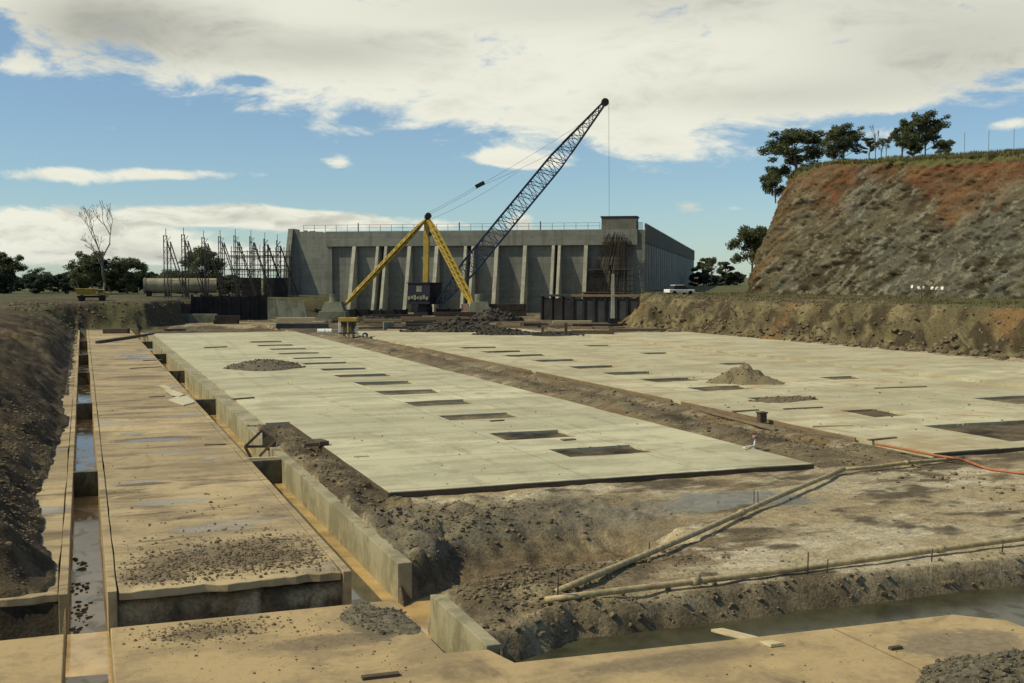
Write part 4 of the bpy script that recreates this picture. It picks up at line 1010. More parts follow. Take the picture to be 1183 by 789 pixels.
lay(612, 360, 4.5, 1.0, 1.3, T['rebar'], 'steel_bundle', 'tall rust-dark steel pile right of the reinforcement pile', 'steel bundle', .02, 2)
lay(660, 373, 5, .4, .3, T['timber_pale'], 'timber_stack', 'pale timbers at the foot of the dark retaining wall', 'timber stack', .1, 2)
lay(690, 377, 5.5, .45, .3, T['rebar'], 'steel_bundle', 'reddish steel lengths under the pale column', 'steel bundle', .08, 2)
lay(215, 372.5, 8.5, 1.2, 1.1, T['block'], 'concrete_beam', 'long grey concrete beam below the left formwork towers', 'beam', .03, 1)
lay(262, 374, 3.0, .5, .5, T['rebar'], 'steel_bundle', 'small brown steel heap at the far end of the central slab', 'steel bundle', .05, 4)
lay(206, 379.5, 2.4, .4, .25, T['timber_dark'], 'timber_stack', 'dark timber offcuts at the far slab edge under the concrete beam', 'timber stack', .2, 2)
lay(735, 383, 6.5, .5, .3, T['clod'], 'timber_stack', 'dark debris timbers at the corner of the right bank', 'timber stack', .12, 2)
lay(790, 388, 8, .5, .3, T['timber_dark'], 'timber_stack', 'dark debris timbers along the foot of the right bank', 'timber stack', .2, 2)
c = at(530, 384); heap('spoil_heap', 'dark blue-grey spoil pile in front of the right ballast', c[0], c[1], 5.2, 3.0, 1.35, .0, M['spoil'], 15, .6, 400, (.08, .3))
c = at(585, 388); heap('spoil_heap', 'low dark brown spoil pile at the far edge of the right slab', c[0], c[1], 3.2, 1.8, .5, .12, M['spoil'], 16, .6, 250, (.06, .22))
c = at(640, 389); heap('spoil_heap', 'flat dark spoil below the timber trestle', c[0], c[1], 2.6, 1.4, .35, .12, M['spoil'], 18, .6, 200, (.05, .2))
c = at(570, 371); heap('spoil_heap', 'brown spoil pile beside the right ballast', c[0], c[1], 4.0, 2.4, 1.5, .0, M['spoil'], 19, .6, 250, (.08, .3))
c = at(425, 372); heap('spoil_heap', 'low brown spoil ridge between trailer and crane', c[0], c[1], 5, 2.4, .7, .0, M['spoil'], 20, .6, 250, (.08, .3))
rr = random.Random(31)
OFF = []
for i in range(30):
    px_, py_ = rr.uniform(425, 735), rr.uniform(369, 388); 
    if px_ > 600 and py_ < 376: py_ = rr.uniform(377, 388)
    c = at(px_, py_); L_ = rr.uniform(1.2, 4.5); h_ = rr.uniform(.12, .4); w_ = rr.uniform(.2, .6)
    o = MB().box(-L_ / 2, L_ / 2, -w_ / 2, w_ / 2, 0, h_).build('timber_offcut', M[('timber_dark', 'rebar', 'timber_brown', 'hoard')[i % 4]], loc=(c[0], c[1], max(.1, gz(c[0], c[1]))), bevel=.02)
    o.rotation_euler.z = math.atan2(fx.y, fx.x) + rr.uniform(-.5, .5)
    tag(o, 'dark timber or steel offcut littering the yard between the crane and the right slab', 'offcut', 'offcuts littering the crane yard')
# timber trestle: beam on two posts with two white bundles
tr = thing('timber_trestle', 'rough timber trestle, one short leg and one thick leg, at the far right slab', 'trestle', (at(640, 386)[0], at(640, 386)[1], .1), math.atan2(fx.y, fx.x))
MB().bar((-1.35, 0, .72), (1.4, 0, .78), .32, .22).build('beam', M['timber_brown'], tr); MB().bar((-1.2, 0, 0), (-1.2, 0, .62), .26).build('leg', M['timber_dark'], tr); MB().bar((1.25, -.1, -.1), (1.25, -.1, 1.1), .3).build('leg', M['timber_dark'], tr)
# dark retaining wall, column
def wall_run(name, label, cat, p, q, z0, z1, mat, nseg, th=.5, cap=None, postmat=None):
    a = Vector((p[0], p[1], 0)); b_ = Vector((q[0], q[1], 0)); L = (b_ - a).length
    root = thing(name, label, cat, a, math.atan2((b_ - a).y, (b_ - a).x))
    for i in range(nseg):
        x0, x1 = L * i / nseg, L * (i + 1) / nseg; MB().box(x0 + .06, x1 - .06, 0, th, z0, z1 - random.uniform(0, .25)).build('panel', mat, root)
    for i in range(nseg + 1):
        xx = L * i / nseg; MB().box(xx - .14, xx + .14, -.18, th + .05, z0, z1 + .1).build('post', postmat or mat, root)
    if cap: MB().box(-.2, L + .2, -.25, th + .2, z1 + .1, z1 + .4).build('capping_beam', cap, root)
    return root
wall_run('retaining_wall', 'dark panelled retaining wall below the rebar cage', 'wall', dep(662, 372, 152), dep(737, 372, 150), -.1, 3.3, M['retain'], 6, .5, M['timber_brown'], M['hoard'])
wall_run('retaining_wall', 'dark lower wall section left of the panelled retaining wall', 'wall', dep(626, 369, 160), dep(661, 369, 158), -.1, 3.2, M['hoard'], 3, .6, M['retain'])
wall_run('hoarding', 'low tarred board wall behind the crane on the left', 'wall', dep(335, 366, 172), dep(470, 366, 172), -.1, 1.15, M['hoard'], 9, .3)
wall_run('hoarding', 'low tarred board wall behind the crane on the right', 'wall', dep(505, 364, 181), dep(600, 364, 181), -.1, .95, M['rebar'], 7, .3)
c = Vector(dep(708, 372, 147)); col = thing('concrete_column', 'slim pale concrete column standing before the retaining wall', 'column', (c.x, c.y, 0), math.atan2(fx.y, fx.x))
MB().add([(-.28, -.25, .0), (.22, -.25, .0), (.22, .25, .0), (-.28, .25, .0), (-.17, -.16, 6.4), (.15, -.16, 6.4), (.15, .16, 6.4), (-.17, .16, 6.4)], [(3, 2, 1, 0), (4, 5, 6, 7), (0, 1, 5, 4), (1, 2, 6, 5), (2, 3, 7, 6), (3, 0, 4, 7)]).build('shaft', M['bld_light'], col)
MB().box(-.6, .6, -.5, .5, -.1, .7).build('footing', M['black'], col)
MB().tube([(0, 0, 6.4), (0, 0, 6.9)], .05, 6).build('dowel_bar', M['steel'], col)

# ------------------------------------------------------------------ formwork towers left of the building
def tower_proto():
    root = thing('formwork_tower', 'x', 'formwork', (0, 0, 0), 0, 'triangular formwork towers left of the hall')
    post = MB(); ladder = MB(); strut = MB(); Hh = 9.6; d = .55
    for yy in (-d, d):
        for xx in (0, .55): post.bar((xx, yy, 0), (xx, yy, Hh - (.9 if xx else 0)), .11)
        strut.bar((.55, yy, Hh - 1.0), (3.3, yy, 0), .13)
        for k in range(11):
            z = .4 + k * .82; xr_ = .55 + (3.3 - .55) * (1 - z / (Hh - 1.0)); ladder.bar((0, yy, z), (max(xr_, .55), yy, z), .065)
            if k % 2 == 0: ladder.bar((0, yy, z), (.55, yy, z + .82), .06)
    for k in range(0, 11, 2):
        z = .4 + k * .82; ladder.bar((0, -d, z), (0, d, z), .07)
    post.bar((.1, 0, Hh - .2), (.1, 0, Hh + 1.0), .07); post.bar((0, -d, Hh - .1), (0, d, Hh - .1), .1)
    post.build('post', M['frame'], root); strut.build('raking_strut', M['frame'], root); ladder.build('lacing', M['frame'], root)
    return root
tw = tower_proto()
tl = ['leftmost formwork tower, standing alone beside the big pipe', 'second formwork tower from the left, beside the bushy tree', 'third formwork tower from the left, behind the bushy tree', 'fourth formwork tower from the left, right of the bushy tree', 'formwork tower at the left end of the walkways', 'formwork tower in the middle of the walkways', 'formwork tower second from the hall', 'formwork tower next to the end fin of the hall']
for i, (px_, D, k) in enumerate(((194, 168, .98), (214.5, 169.5, 1), (237.5, 171, .96), (256.5, 172.5, .98), (274, 174, 1), (292, 175.5, .99), (308, 177, .96), (322.5, 178.5, .94))):
    o = tw if i == 0 else copy_tree(tw)
    c = Vector(dep(px_ - 2, 340, D)); o.location = (c.x, c.y, 2.7); o.scale = (1, 1, k); o.rotation_euler.z = math.atan2(fx.y, fx.x) + R(-8 + 2.2 * i); o['label'] = tl[i]
sc_ = thing('scaffolding', 'dense tube scaffolding with two dark walkways among the right formwork towers', 'scaffold', dep(268, 340, 176)[:2] + (2.7,), math.atan2(fx.y, fx.x))
Ls = 8.9; st = MB(); ld = MB()
for i in range(12):
    for yy in (0, 1.6): st.bar((Ls * i / 11, yy, 0), (Ls * i / 11, yy, 6.6 + random.uniform(0, 1.8)), .09)
for z in (1.5, 2.9, 4.2, 5.1, 6.3, 7.2):
    for yy in (0, 1.6): ld.bar((-.2, yy, z), (Ls + .2, yy, z), .08)
for i in range(6): ld.bar((Ls * i / 6, 0, .3), (Ls * (i + 1) / 6, 0, 5.0), .07)
st.build('standards', M['frame'], sc_); ld.build('ledgers', M['frame'], sc_)
for z in (4.35, 6.45): MB().box(-.4, Ls + .3, -.2, 1.8, z, z + .16).build('walkway', M['timber_dark'], sc_)
for z, x0, x1 in ((0.2, 5.2, 8.6), (0.2, 1.5, 4.5)): MB().box(x0, x1, -.1, .1, z, z + 3.0).build('shutter_panel', M['hoard'], sc_)
wall_run('hoarding', 'tall dark board wall under the formwork towers', 'wall', dep(222, 362, 158), dep(308, 364, 160), 0.0, 3.5, M['hoard'], 8, .5)
wall_run('hoarding', 'dark brown board wall left of the tall dark hoarding', 'wall', dep(193, 362, 157), dep(221, 362, 158), 0.0, 2.5, M['timber_dark'], 3, .5)
for i, (px_, l) in enumerate(((312, 'leftmost of three pale panels leaning before the hall'), (330, 'middle of three pale panels leaning before the hall'), (346, 'rightmost of three pale panels leaning before the hall'))):
    c = Vector(dep(px_, 364, 164)); r_ = thing('leaning_panel', l, 'panel', (c.x, c.y, 0), math.atan2(fx.y, fx.x) + R(12), 'pale panels leaning in a row')
    MB().add([(-.95, 0, 0), (.95, 0, 0), (.95, .18, 0), (-.95, .18, 0), (-1.35, 1.0, 2.6), (.55, 1.0, 2.6), (.55, 1.18, 2.6), (-1.35, 1.18, 2.6)], [(3, 2, 1, 0), (4, 5, 6, 7), (0, 1, 5, 4), (1, 2, 6, 5), (2, 3, 7, 6), (3, 0, 4, 7)]).build('panel_face', M['block'], r_)
    MB().bar((.95, .1, 0), (.5, 1.1, 2.6), .16).build('edge_rail', M['cream'], r_)
    MB().bar((-.3, 2.4, 0), (-.35, 1.15, 2.0), .1).build('prop', M['frame'], r_)
# big pipe lying on cradles
pp = thing('concrete_pipe', 'huge pale concrete pipe lying on dark cradles behind the formwork towers', 'pipe', dep(166, 336, 178)[:2] + (2.9,), math.atan2(fx.y, fx.x) + R(14))
rp = 1.15
ring = MB(); vs = []; fs = []; n = 28
for xx, rr_ in ((0, rp), (11, rp), (11, rp * .85), (0, rp * .85)):
    for k in range(n): a_ = 2 * math.pi * k / n; vs.append((xx, rr_ * math.cos(a_), 1.75 + rr_ * math.sin(a_)))
for r0 in range(4):
    for k in range(n): fs.append((r0 * n + k, r0 * n + (k + 1) % n, ((r0 + 1) % 4) * n + (k + 1) % n, ((r0 + 1) % 4) * n + k))
M['oldpipe'] = plain('weathered_pipe_concrete', (.30, .28, .19), .85, 0, .35, .7)
ring.add(vs, fs).build('pipe_barrel', M['oldpipe'], pp, smooth=False)
for xx in (.8, 3.6, 6.4, 9.4): MB().box(xx - .35, xx + .35, -1.3, 1.3, -.2, .95).build('cradle', M['hoard'], pp)
for xx in (0.05, 5.5): MB().tube([(xx, 0, 1.75), (xx + .35, 0, 1.75)], rp * 1.07, 28, cap=False).build('collar', M['block'], pp)
# yellow dumper
dm = thing('dump_truck', 'yellow tipper lorry parked before the trees on the left', 'truck', dep(105, 346.5, 150)[:2] + (2.75,), math.atan2(fx.y, fx.x) + R(20))
MB().add([(-1.7, -.9, .95), (.6, -.9, .95), (.6, .9, .95), (-1.7, .9, .95), (-1.95, -1.05, 1.75), (.75, -1.05, 1.75), (.75, 1.05, 1.75), (-1.95, 1.05, 1.75)], [(3, 2, 1, 0), (4, 5, 6, 7), (0, 1, 5, 4), (1, 2, 6, 5), (2, 3, 7, 6), (3, 0, 4, 7)]).build('tipping_body', M['yellow2'], dm, bevel=.03)
cb = MB().box(.85, 1.75, -.85, .85, .8, 1.65).build('cab', M['yellow2'], dm, bevel=.08); MB().box(.95, 1.5, -.87, .87, 1.2, 1.58).build('side_window', M['glass'], cb); MB().box(-1.7, 1.9, -.5, .5, .55, .8).build('chassis', M['black'], dm); MB().box(1.75, 2.2, -.75, .75, .6, 1.15).build('bonnet', M['yellow2'], dm, bevel=.08)
for xx in (-1.1, 1.4):
    for yy in (-.85, .65): w = MB().tube([(xx, yy, .45), (xx, yy + .22, .45)], .45, 18).build('wheel', M['black'], dm)
# pale car on the right bench
c = dep(785, 337, 160); cz = gz(c[0], c[1])
car = thing('parked_car', 'pale car parked on the bench beside the long side wall', 'car', (c[0], c[1], cz), math.atan2(fx.y, fx.x) + R(24))
MB().add([(-2.1, -.8, .32), (2.1, -.8, .32), (2.1, .8, .32), (-2.1, .8, .32), (-2.1, -.8, .82), (2.1, -.78, .75), (2.1, .78, .75), (-2.1, .8, .82)], [(3, 2, 1, 0), (4, 5, 6, 7), (0, 1, 5, 4), (1, 2, 6, 5), (2, 3, 7, 6), (3, 0, 4, 7)]).build('body', M['white'], car, bevel=.09)
cbn = MB().add([(-1.5, -.72, .8), (.95, -.72, .8), (.95, .72, .8), (-1.5, .72, .8), (-1.1, -.6, 1.36), (.4, -.6, 1.36), (.4, .6, 1.36), (-1.1, .6, 1.36)], [(3, 2, 1, 0), (4, 5, 6, 7), (0, 1, 5, 4), (1, 2, 6, 5), (2, 3, 7, 6), (3, 0, 4, 7)]).build('window', M['glass'], car)
MB().box(-1.12, .42, -.61, .61, 1.34, 1.42).build('roof', M['white'], car, bevel=.03)
for xx in (-1.3, 1.3):
    for yy in (-.82, .66): MB().tube([(xx, yy, .31), (xx, yy + .16, .31)], .31, 16).build('wheel', M['black'], car)
for yy in (-.55, .55): MB().box(2.06, 2.13, yy - .16, yy + .16, .5, .66).build('headlight', M['block'], car)
# white marker stones and a thin pole on the bench
P0 = dep(1053.5, 333, 128)
for i, (px_, py_) in enumerate(((1054, 331.5), (1061.5, 333), (1067, 333), (1077, 333.3), (1082.5, 333.3), (1089, 333.3))):
    r = ray(px_, py_); c = None
    D = 126 - (px_ - 1054) * .12; c = dep(px_, py_, D); z = gz(c[0], c[1])
    if i == 0: ms_ = stones('marker_stone', [(0, 0, 0)], [.24], M['white'], .9); o = ms_
    else: o = ms_.copy(); COL.objects.link(o); o.rotation_euler.z = i * 1.3; o.scale = (1 + .2 * (i % 3), 1, 1)
    o.location = (c[0], c[1], max(z + .1, c[2])); tag(o, 'white painted marker stone in the row below the cliff face', 'marker', 'white marker stones below the cliff')
c = dep(1064.5, 345, 121); o = MB().tube([(0, 0, -.4), (0, 0, 2.2)], .05, 6).build('marker_pole', M['timber_dark'], loc=(c[0], c[1], gz(c[0], c[1]))); tag(o, 'thin dark pole rising in front of the white marker stones', 'pole')

# ------------------------------------------------------------------ vegetation
def leaf_cards(centres, radii, n_each, size, seed):
    r = np.random.default_rng(seed); V = []; 
    for c, rd, n in zip(centres, radii, n_each):
        d = r.normal(size=(n, 3)); d /= np.linalg.norm(d, axis=1)[:, None]; p = np.array(c) + d * (r.random((n, 1)) ** .6) * 1.18 * np.array([rd, rd, rd * .85])
        a = r.normal(size=(n, 3)); a /= np.linalg.norm(a, axis=1)[:, None]; b_ = np.cross(a, r.normal(size=(n, 3))); b_ /= np.linalg.norm(b_, axis=1)[:, None]
        s = size * r.uniform(.6, 1.4, (n, 1)); a = a * s; b_ = b_ * s * .42
        V.append(np.stack([p - a, p + b_, p + a, p - b_], 1))
    V = np.concatenate(V).reshape(-1, 3); k = np.arange(len(V)).reshape(-1, 4)
    return V, k
def mesh_from(name, V, Fc, mat):
    me = bpy.data.meshes.new(name); me.from_pydata(V.tolist(), [], Fc.tolist()); me.materials.append(mat); return me
def tree_proto(seed, h, spread, nbr, fill, low=.35, mat='leaf', leafsize=.235, flat=1.0):
    """trunk with limbs; leaf clumps gathered at the limb ends, sky showing between them"""
    r = random.Random(seed); mb = MB(); cs = []; rd = []
    top = Vector((r.uniform(-.06, .06) * h, r.uniform(-.06, .06) * h, h * .82))
    tr_ = [Vector((0, 0, -.4)), Vector((r.uniform(-.02, .02) * h, 0, h * .25)), Vector((r.uniform(-.04, .04) * h, r.uniform(-.03, .03) * h, h * .5)), top]
    mb.tube(tr_, [h * .028, h * .021, h * .016, h * .005], 7)
    for i in range(nbr):
        k = low + (1 - low) * (i + r.random() * .6) / nbr; zz = k * h * .80
        seg = min(2, int(k * 3)); s = tr_[seg].lerp(tr_[seg + 1], min(1, max(0, (zz - tr_[seg].z) / max(.1, tr_[seg + 1].z - tr_[seg].z))))
        a = i * 2.4 + r.uniform(-.5, .5); L = spread * (1.05 - .9 * abs(k - .5)) * r.uniform(.6, 1.1)
        e = s + Vector((math.cos(a) * L, math.sin(a) * L, L * r.uniform(.55, 1.25) * flat)); m_ = s.lerp(e, .5) + Vector((0, 0, -.08 * L))
        mb.tube([s, m_, e], [h * .010, h * .007, h * .003], 5)
        for q in range(r.randint(2, 4)):
            cs.append(e + Vector((r.gauss(0, .22) * spread, r.gauss(0, .22) * spread, r.gauss(0, .14) * spread))); rd.append(spread * r.uniform(.20, .36))
        if r.random() < .6: cs.append(m_ + Vector((0, 0, .2))); rd.append(spread * r.uniform(.15, .25))
    for q in range(4): cs.append(top + Vector((r.gauss(0, .2) * spread, r.gauss(0, .2) * spread, r.gauss(.1, .12) * spread))); rd.append(spread * r.uniform(.22, .34))
    n = [int(1.45 * fill * (x_ / (spread * .28)) ** 2) for x_ in rd]
    V, k_ = leaf_cards(cs, rd, n, leafsize, seed)
    tm = bpy.data.meshes.new('trunk'); tm.from_pydata(mb.v, [], mb.f); tm.materials.append(M['bark'])
    return tm, mesh_from('crown', V, k_, M[mat])
PROTO = {'euc1': tree_proto(1, 9, 3.0, 16, 130, .16), 'euc2': tree_proto(2, 9, 2.6, 14, 105, .2), 'euc3': tree_proto(3, 9, 3.1, 16, 105, .18), 'wispy': tree_proto(4, 9, 2.3, 9, 36, .4), 'bushy': tree_proto(5, 7, 3.0, 14, 105, .1), 'slim': tree_proto(6, 9, 1.6, 10, 60, .25), 'far': tree_proto(7, 9, 3.4, 14, 90, .05, 'leaf_far', .45)}
def tree(kind, px_, D, ytop, ybase, label, zb=None, wide=1., cat='tree', group=None, name='gum_tree'):
    b_ = dep(px_, ybase, D); t_ = dep(px_, ytop, D)
    if kind == 'far' or D > 182 and px_ < 300 or D > 280: b_ = (b_[0], b_[1], gz(b_[0], b_[1]))
    h = t_[2] - b_[2]; wide *= 1.22
    root = thing(name, label, cat, (b_[0], b_[1], b_[2] - .1), random.uniform(0, 6.28), group)
    k = h / (9.3 if kind != 'bushy' else 8.3)
    for nm, me in zip(('trunk', 'crown'), PROTO[kind]):
        o = bpy.data.objects.new(nm, me); COL.objects.link(o); o.parent = root
    root.scale = (k * wide, k * wide, k); return root
G1 = 'trees beyond the left bank'; G2 = 'trees along the cliff top'; G3 = 'trees behind the cliff'
tree('euc2', 8, 215, 289, 345, 'tall loose gum tree at the left edge beyond the bank', wide=1.05, group=G1)
tree('wispy', 43, 230, 308, 345, 'wispy leaning gum tree right of the left edge tree', wide=1.3, group=G1)
tree('wispy', 68, 235, 316, 345, 'small wispy gum tree between the truck and the leaning gum', wide=1.2, group=G1)
tree('euc3', 107, 205, 292, 344, 'broad dark gum tree left of the bare dead tree', wide=1.1, group=G1)
tree('euc1', 147, 208, 299, 344, 'dense rounded gum tree right of the bare dead tree', wide=1.15, group=G1)
tree('bushy', 128, 212, 318, 345, 'dark bush filling the gap behind the dead tree', wide=1.1, group=G1, name='bush', cat='bush')
tree('wispy', 193, 225, 310, 340, 'sparse gum tree behind the big concrete pipe', wide=1.1, group=G1)
tree('euc3', 238, 185, 287, 346, 'leafy gum tree standing among the formwork towers', wide=.85, group=G1)
tree('bushy', 226, 190, 322, 346, 'low bush at the foot of the tower gum tree', wide=1., group=G1, name='bush', cat='bush')
tree('bushy', 262, 195, 322, 346, 'low bush between formwork towers and scaffold', wide=1., group=G1, name='bush', cat='bush')
rr = random.Random(5)
for i in range(36):
    px_ = -60 + i * 9.6 + rr.uniform(-4, 4)
    tree('far', px_, rr.uniform(205, 265), rr.uniform(312, 326), 345, 'blue-green tree in the far belt behind the left bank', wide=rr.uniform(.9, 1.5), group='far belt of trees on the left', name='far_tree')
# right of the hall
tree('slim', 813, 330, 293, 332, 'slender tree just right of the hall', wide=1.2, group=G3)
tree('wispy', 822, 300, 296, 332, 'flat-crowned tree between hall and cliff', wide=1.0, group=G3)
tree('slim', 838, 290, 298, 332, 'narrow tree near the foot of the cliff nose', wide=1.2, group=G3)
for i, px_ in enumerate((806, 818, 830, 843, 852)):
    tree('far', px_, 310 + 7 * i, 314 + 2 * (i % 3), 333, 'low dark tree in the gap between hall and cliff', wide=1.3, group='low trees in the gap right of the hall', name='far_tree')
# cliff flank and crest
def crest_tree(kind, px_, D, ytop, ybase, label, **k): return tree(kind, px_, D, ytop, ybase, label, group=G2, **k)
crest_tree('bushy', 869, 192, 258, 312, 'dark tree growing on the cliff flank at mid height', wide=.8)
crest_tree('bushy', 896, 184, 188, 232, 'dark bush clinging below the cliff crest corner', wide=.7)
crest_tree('euc1', 919, 180, 150, 202, 'big round gum tree at the left corner of the cliff top', wide=1.3)
crest_tree('euc3', 975, 172, 145, 186, 'uneven gum tree second from the left on the cliff top', wide=1.15)
crest_tree('bushy', 963, 171, 165, 186, 'small bush left under the second cliff-top gum', wide=.9)
crest_tree('slim', 1004, 168, 155, 184, 'narrow sapling between the cliff-top gums', wide=1.2)
crest_tree('wispy', 1018, 166, 158, 182, 'sparse sapling right of the narrow sapling', wide=1.1)
crest_tree('euc2', 1042, 162, 141, 182, 'upright dark gum left of the tallest cliff-top tree', wide=1.0)
crest_tree('euc3', 1069, 158, 131, 180, 'tallest gum tree with spreading crown on the cliff top', wide=1.0)
crest_tree('bushy', 1092, 156, 160, 180, 'rounded bush at the right end of the cliff-top trees', wide=1.1)
crest_tree('bushy', 1055, 160, 163, 181, 'dark bush between the two largest cliff-top trees', wide=1.1)
def bare(name, label, px_, D, ytop, ybase, seed, depth, spread, mat, group=None, cat='tree', lean=0.0):
    r = random.Random(seed); b_ = dep(px_, ybase, D); h = dep(px_, ytop, D)[2] - b_[2]; trunk = MB(); br = MB()
    root = thing(name, label, cat, (b_[0], b_[1], b_[2] - .1), math.atan2(fx.y, fx.x), group)
    def grow(p, d, L, rad, lev, mb):
        q = p + d * L * .5 + Vector((r.gauss(0, .05), r.gauss(0, .05), 0)) * L; e = p + d * L
        mb.tube([p, q, e], [rad, rad * .85, rad * .65], 5)
        if lev <= 0: return
        for i in range(r.choice((2, 2, 3))):
            a = r.uniform(.25, .75) * spread; ph = r.uniform(0, 6.28); s = d.orthogonal().normalized(); u = d.cross(s)
            nd = (d * math.cos(a) + (s * math.cos(ph) + u * math.sin(ph)) * math.sin(a) + Vector((0, 0, .18))).normalized()
            grow(e if i < 2 else q, nd, L * r.uniform(.55, .8), max(.03, rad * .6), lev - 1, br)
    grow(Vector((0, 0, 0)), Vector((lean, 0, 1)).normalized(), h * .34, h * .017, depth, trunk)
    trunk.build('trunk', mat, root); br.build('branches', mat, root); return root
bare('dead_tree', 'tall bare dead tree with spreading thin branches beyond the left bank', 119, 200, 238, 345, 21, 6, 1.05, M['deadwood'])
bare('dead_tree', 'low bare dead limb stretching left of the tall dead tree', 96, 202, 296, 345, 9, 4, 1.3, M['deadwood'], lean=-.35)
bare('bare_sapling', 'leafless grey sapling between the cliff-top gums', 1012, 167, 144, 184, 12, 4, .5, M['deadwood'], G2)
bare('bare_sapling', 'thin leafless sapling right of the grey one on the cliff top', 1024, 165, 150, 183, 13, 3, .5, M['deadwood'], G2)
for px_, yt, l, s_ in ((1114, 153, 'left one of three posts on the right cliff top', 1), (1142, 151, 'middle of three posts on the cliff top with a small bush', 2), (1171, 149, 'right one of three posts on the right cliff top', 3)):
    b_ = dep(px_, 174, 140); h = dep(px_, yt, 140)[2] - b_[2]; tag(MB().tube([(0, 0, -.8), (.02, 0, h)], .03, 6).build('fence_post', M['timber_brown'], loc=b_), l, 'post', 'fence posts on the cliff top')
# dry grass along the crest and on the bench
def grass():
    V = []
    def tuft(p, h, n):
        for _ in range(n):
            a = rng.random() * 6.28; w = rng.uniform(.03, .08); l = rng.normal(0, .25, 2) * h; q = np.array(p) + np.r_[rng.normal(0, .18, 2), 0]
            d = np.array([math.cos(a), math.sin(a), 0]) * w; V.append([q - d - [0, 0, .1], q + d - [0, 0, .1], q + np.array([l[0], l[1], h * rng.uniform(.6, 1.2)])])
    for _ in range(9000):
        j = 110 + int(rng.random() ** 1.5 * 13); i = rng.integers(60, CX.shape[1] - 300); tuft((CX[j, i], CY[j, i], CZ[j, i]), .38, 3)
    for _ in range(2600):
        k = rng.random(); xx = 64 + rng.random() * 38 + (1 - k) * 2; yy = 60 + k * 95
        d = float(poly_signed(np.array([xx]), np.array([yy]), BANK_TOE)[0])
        if d < 4.3: continue
        tuft((xx, yy, gz(xx, yy)), .26, 3)
    V = np.array(V).reshape(-1, 3); me = mesh_from('dry_grass', V, np.arange(len(V)).reshape(-1, 3), M['grass'])
    o = bpy.data.objects.new('dry_grass', me); COL.objects.link(o); o['kind'] = 'stuff'; o['label'] = 'dry grass along the cliff crest and the bench'; o['category'] = 'grass'
grass()

# ------------------------------------------------------------------ light and sky
SUN_EL = R(47); SD = Vector((-1.0, .13, 0)).normalized()
sd = Vector((SD.x * math.cos(SUN_EL), SD.y * math.cos(SUN_EL), math.sin(SUN_EL)))
sl = bpy.data.lights.new('sun', 'SUN'); sl.energy = 4.4; sl.angle = R(.8); sl.color = (1.0, .885, .61)
so = bpy.data.objects.new('sun', sl); COL.objects.link(so); so.rotation_euler = (-sd).to_track_quat('-Z', 'Y').to_euler()
w = bpy.data.worlds.new('World'); scene.world = w; w.use_nodes = True; t = NT(w.node_tree); bg = t.n['Background']
sky = t.n.new('ShaderNodeTexSky'); sky.sky_type = 'NISHITA'; sky.sun_disc = False; sky.sun_elevation = SUN_EL
sky.sun_rotation = math.atan2(sd.x, sd.y); sky.air_density = 1.0; sky.dust_density = .4; sky.ozone_density = 2.5; sky.altitude = 600
skyc = t.mix(.12, t.mix(1.0, sky.outputs[0], (.84, 1.03, 1.10), 'MULTIPLY'), (6.6, 7.3, 7.2))
tc = t.n.new('ShaderNodeTexCoord').outputs['Generated']
fwh = (math.sin(YAW), math.cos(YAW), 0); rth = (RT[0], RT[1], 0)
fwd = t.vm('DOT_PRODUCT', tc, fwh); rgt = t.vm('DOT_PRODUCT', tc, rth); dz = t.sep(tc)[2]
az = t.m('ARCTAN2', rgt, fwd)                                   # bearing from the site's view axis
el = t.m('ARCSINE', dz)
U = t.m('TANGENT', t.m('MAXIMUM', t.m('MINIMUM', az, 1.2), -1.2)); V_ = t.m('TANGENT', el)
P_ = t.comb(t.m('MULTIPLY', U, 1.), t.m('MULTIPLY', V_, 2.6), 0.0)
nz = t.noise(P_, 11., 9, .66, .5); nzf = t.noise(P_, 26., 6, .62, .3)
edge = t.n.new('ShaderNodeFloatCurve'); cv = edge.mapping.curves[0]
def pxu(p_): return ((p_ - 591.5) / 1322 + .6) / 1.2
ed = [(-400, 90), (0, 92), (60, 100), (200, 118), (330, 140), (450, 152), (540, 160), (620, 178), (690, 192), (780, 190), (890, 180), (1000, 168), (1080, 150), (1183, 128), (1384, 90)]
pts = [(max(0, min(1, pxu(a))), (320 - b_) / 1322 / .25) for a, b_ in ed]
cv.points[0].location = pts[0]; cv.points[1].location = pts[-1]
for q in pts[1:-1]: cv.points.new(*q)
edge.mapping.update()
t.l.new(t.m('DIVIDE', t.m('ADD', U, .6), 1.2), edge.inputs['Value'])
Ve = t.m('MULTIPLY', edge.outputs[0], .25)
den = t.m('DIVIDE', t.m('SUBTRACT', V_, Ve), .035)              # the upper sheet, ragged below
den = t.m('SUBTRACT', t.m('MINIMUM', den, 1.0), t.m('MULTIPLY', t.ss(V_, .27, .6), 1.25))
def blob(px_, py_, sx, sy, amp):
    a = t.m('DIVIDE', t.m('SUBTRACT', U, (px_ - 591.5) / 1322), sx / 1322); b_ = t.m('DIVIDE', t.m('SUBTRACT', V_, (320 - py_) / 1322), sy / 1322)
    r2 = t.m('ADD', t.m('MULTIPLY', a, a), t.m('MULTIPLY', b_, b_)); return t.m('MULTIPLY', t.m('POWER', 2.718, t.m('MULTIPLY', r2, -1.)), amp)
tot = t.m('MAXIMUM', den, -1.2)
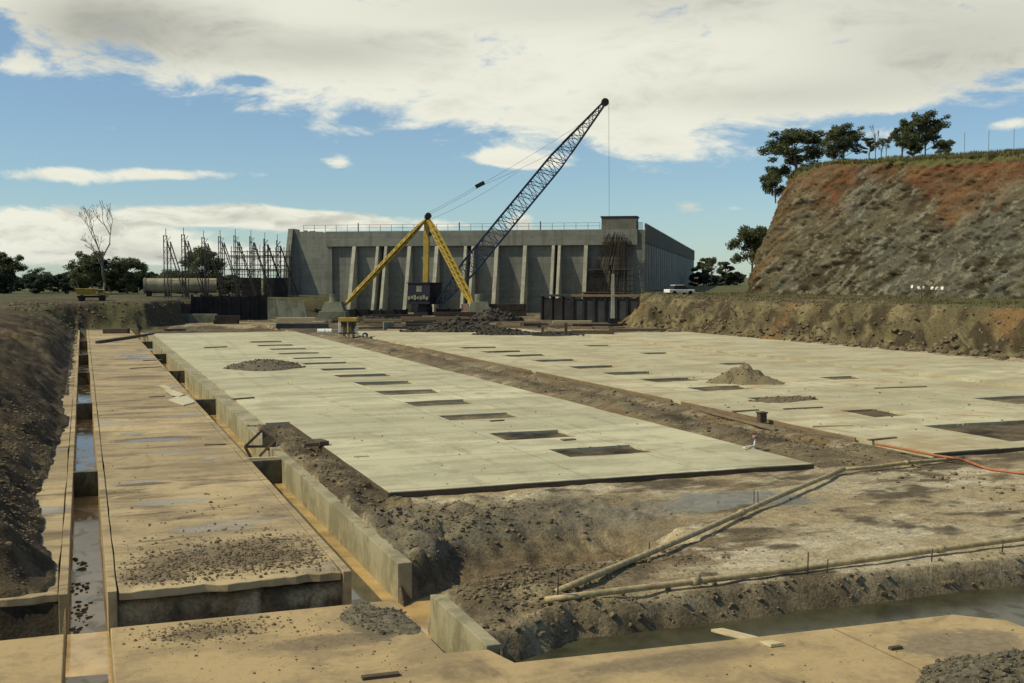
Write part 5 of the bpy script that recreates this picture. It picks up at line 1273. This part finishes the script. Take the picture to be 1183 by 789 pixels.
for q in ((-40, 60, 55, 22, -2.0), (22, 100, 40, 10, .8), (290, 102, 32, 7, -.9), (60, 212, 120, 13, 1.7), (230, 206, 120, 10, 1.6), (388, 190, 26, 10, 1.5), (575, 184, 48, 11, 1.5), (612, 190, 30, 8, 1.0), (796, 241, 26, 12, 1.5), (850, 243, 26, 6, 1.1), (1170, 156, 38, 13, 1.4), (110, 258, 330, 20, 1.75), (390, 256, 150, 11, 1.6), (60, 285, 260, 22, 1.7), (120, 300, 260, 9, 1.0), (250, 245, 130, 12, .8), (605, 256, 22, 18, 1.4), (240, 300, 160, 16, 1.2), (830, 300, 60, 18, 1.2), (130, 160, 40, 8, .9), (1110, 150, 120, 8, -1.2), (215, 266, 60, 4, -.7), (80, 300, 60, 5, -.7), (330, 275, 40, 5, -.8), (30, 232, 50, 4, -.5), (520, 262, 60, 6, .7), (120, 190, 60, 4, .5), (60, 190, 40, 5, .8)):
    tot = t.m('ADD', tot, blob(*q))
raw = t.m('ADD', tot, t.m('ADD', t.m('MULTIPLY', t.m('SUBTRACT', nz, .5), 3.0), t.m('MULTIPLY', t.m('SUBTRACT', nzf, .5), 1.2)))
cover = t.ss(raw, -.05, .75)
shade = t.noise(t.comb(t.m('MULTIPLY', U, 1.), t.m('MULTIPLY', V_, 3.4), 4.0), 5.5, 6, .55, .4)
thick = t.ss(raw, .4, 2.2)
grey = t.m('MULTIPLY', t.m('MULTIPLY', t.ss(shade, .42, .64), thick), .6)
for q in ((135, 48, 120, 42, .8), (380, 66, 130, 24, .5), (1120, 70, 200, 55, .5), (700, 10, 300, 30, .35), (900, 120, 160, 22, .3)): grey = t.m('ADD', grey, blob(*q))
sh2 = t.noise(t.comb(t.m('MULTIPLY', U, 1.), t.m('MULTIPLY', V_, 3.2), 9.0), 17, 6, .6, .5)
grey = t.m('ADD', grey, t.m('MULTIPLY', t.m('MULTIPLY', t.ss(sh2, .45, .62), t.m('SUBTRACT', 1.0, t.ss(V_, .05, .10))), .42))
grey = t.m('MINIMUM', grey, 1.0)
cc = t.mix(grey, (9.4, 9.35, 8.0), (3.7, 3.75, 3.3))
# very low cloud is bluer and dimmer towards the skyline
cc = t.mix(t.m('MULTIPLY', t.ss(V_, .035, .0), .35), cc, (5.6, 6.0, 5.8))
fin = t.mix(cover, skyc, cc)
t.l.new(fin, bg.inputs['Color']); bg.inputs['Strength'].default_value = .104
scene.cycles.max_bounces = 5
scene.render.film_transparent = False
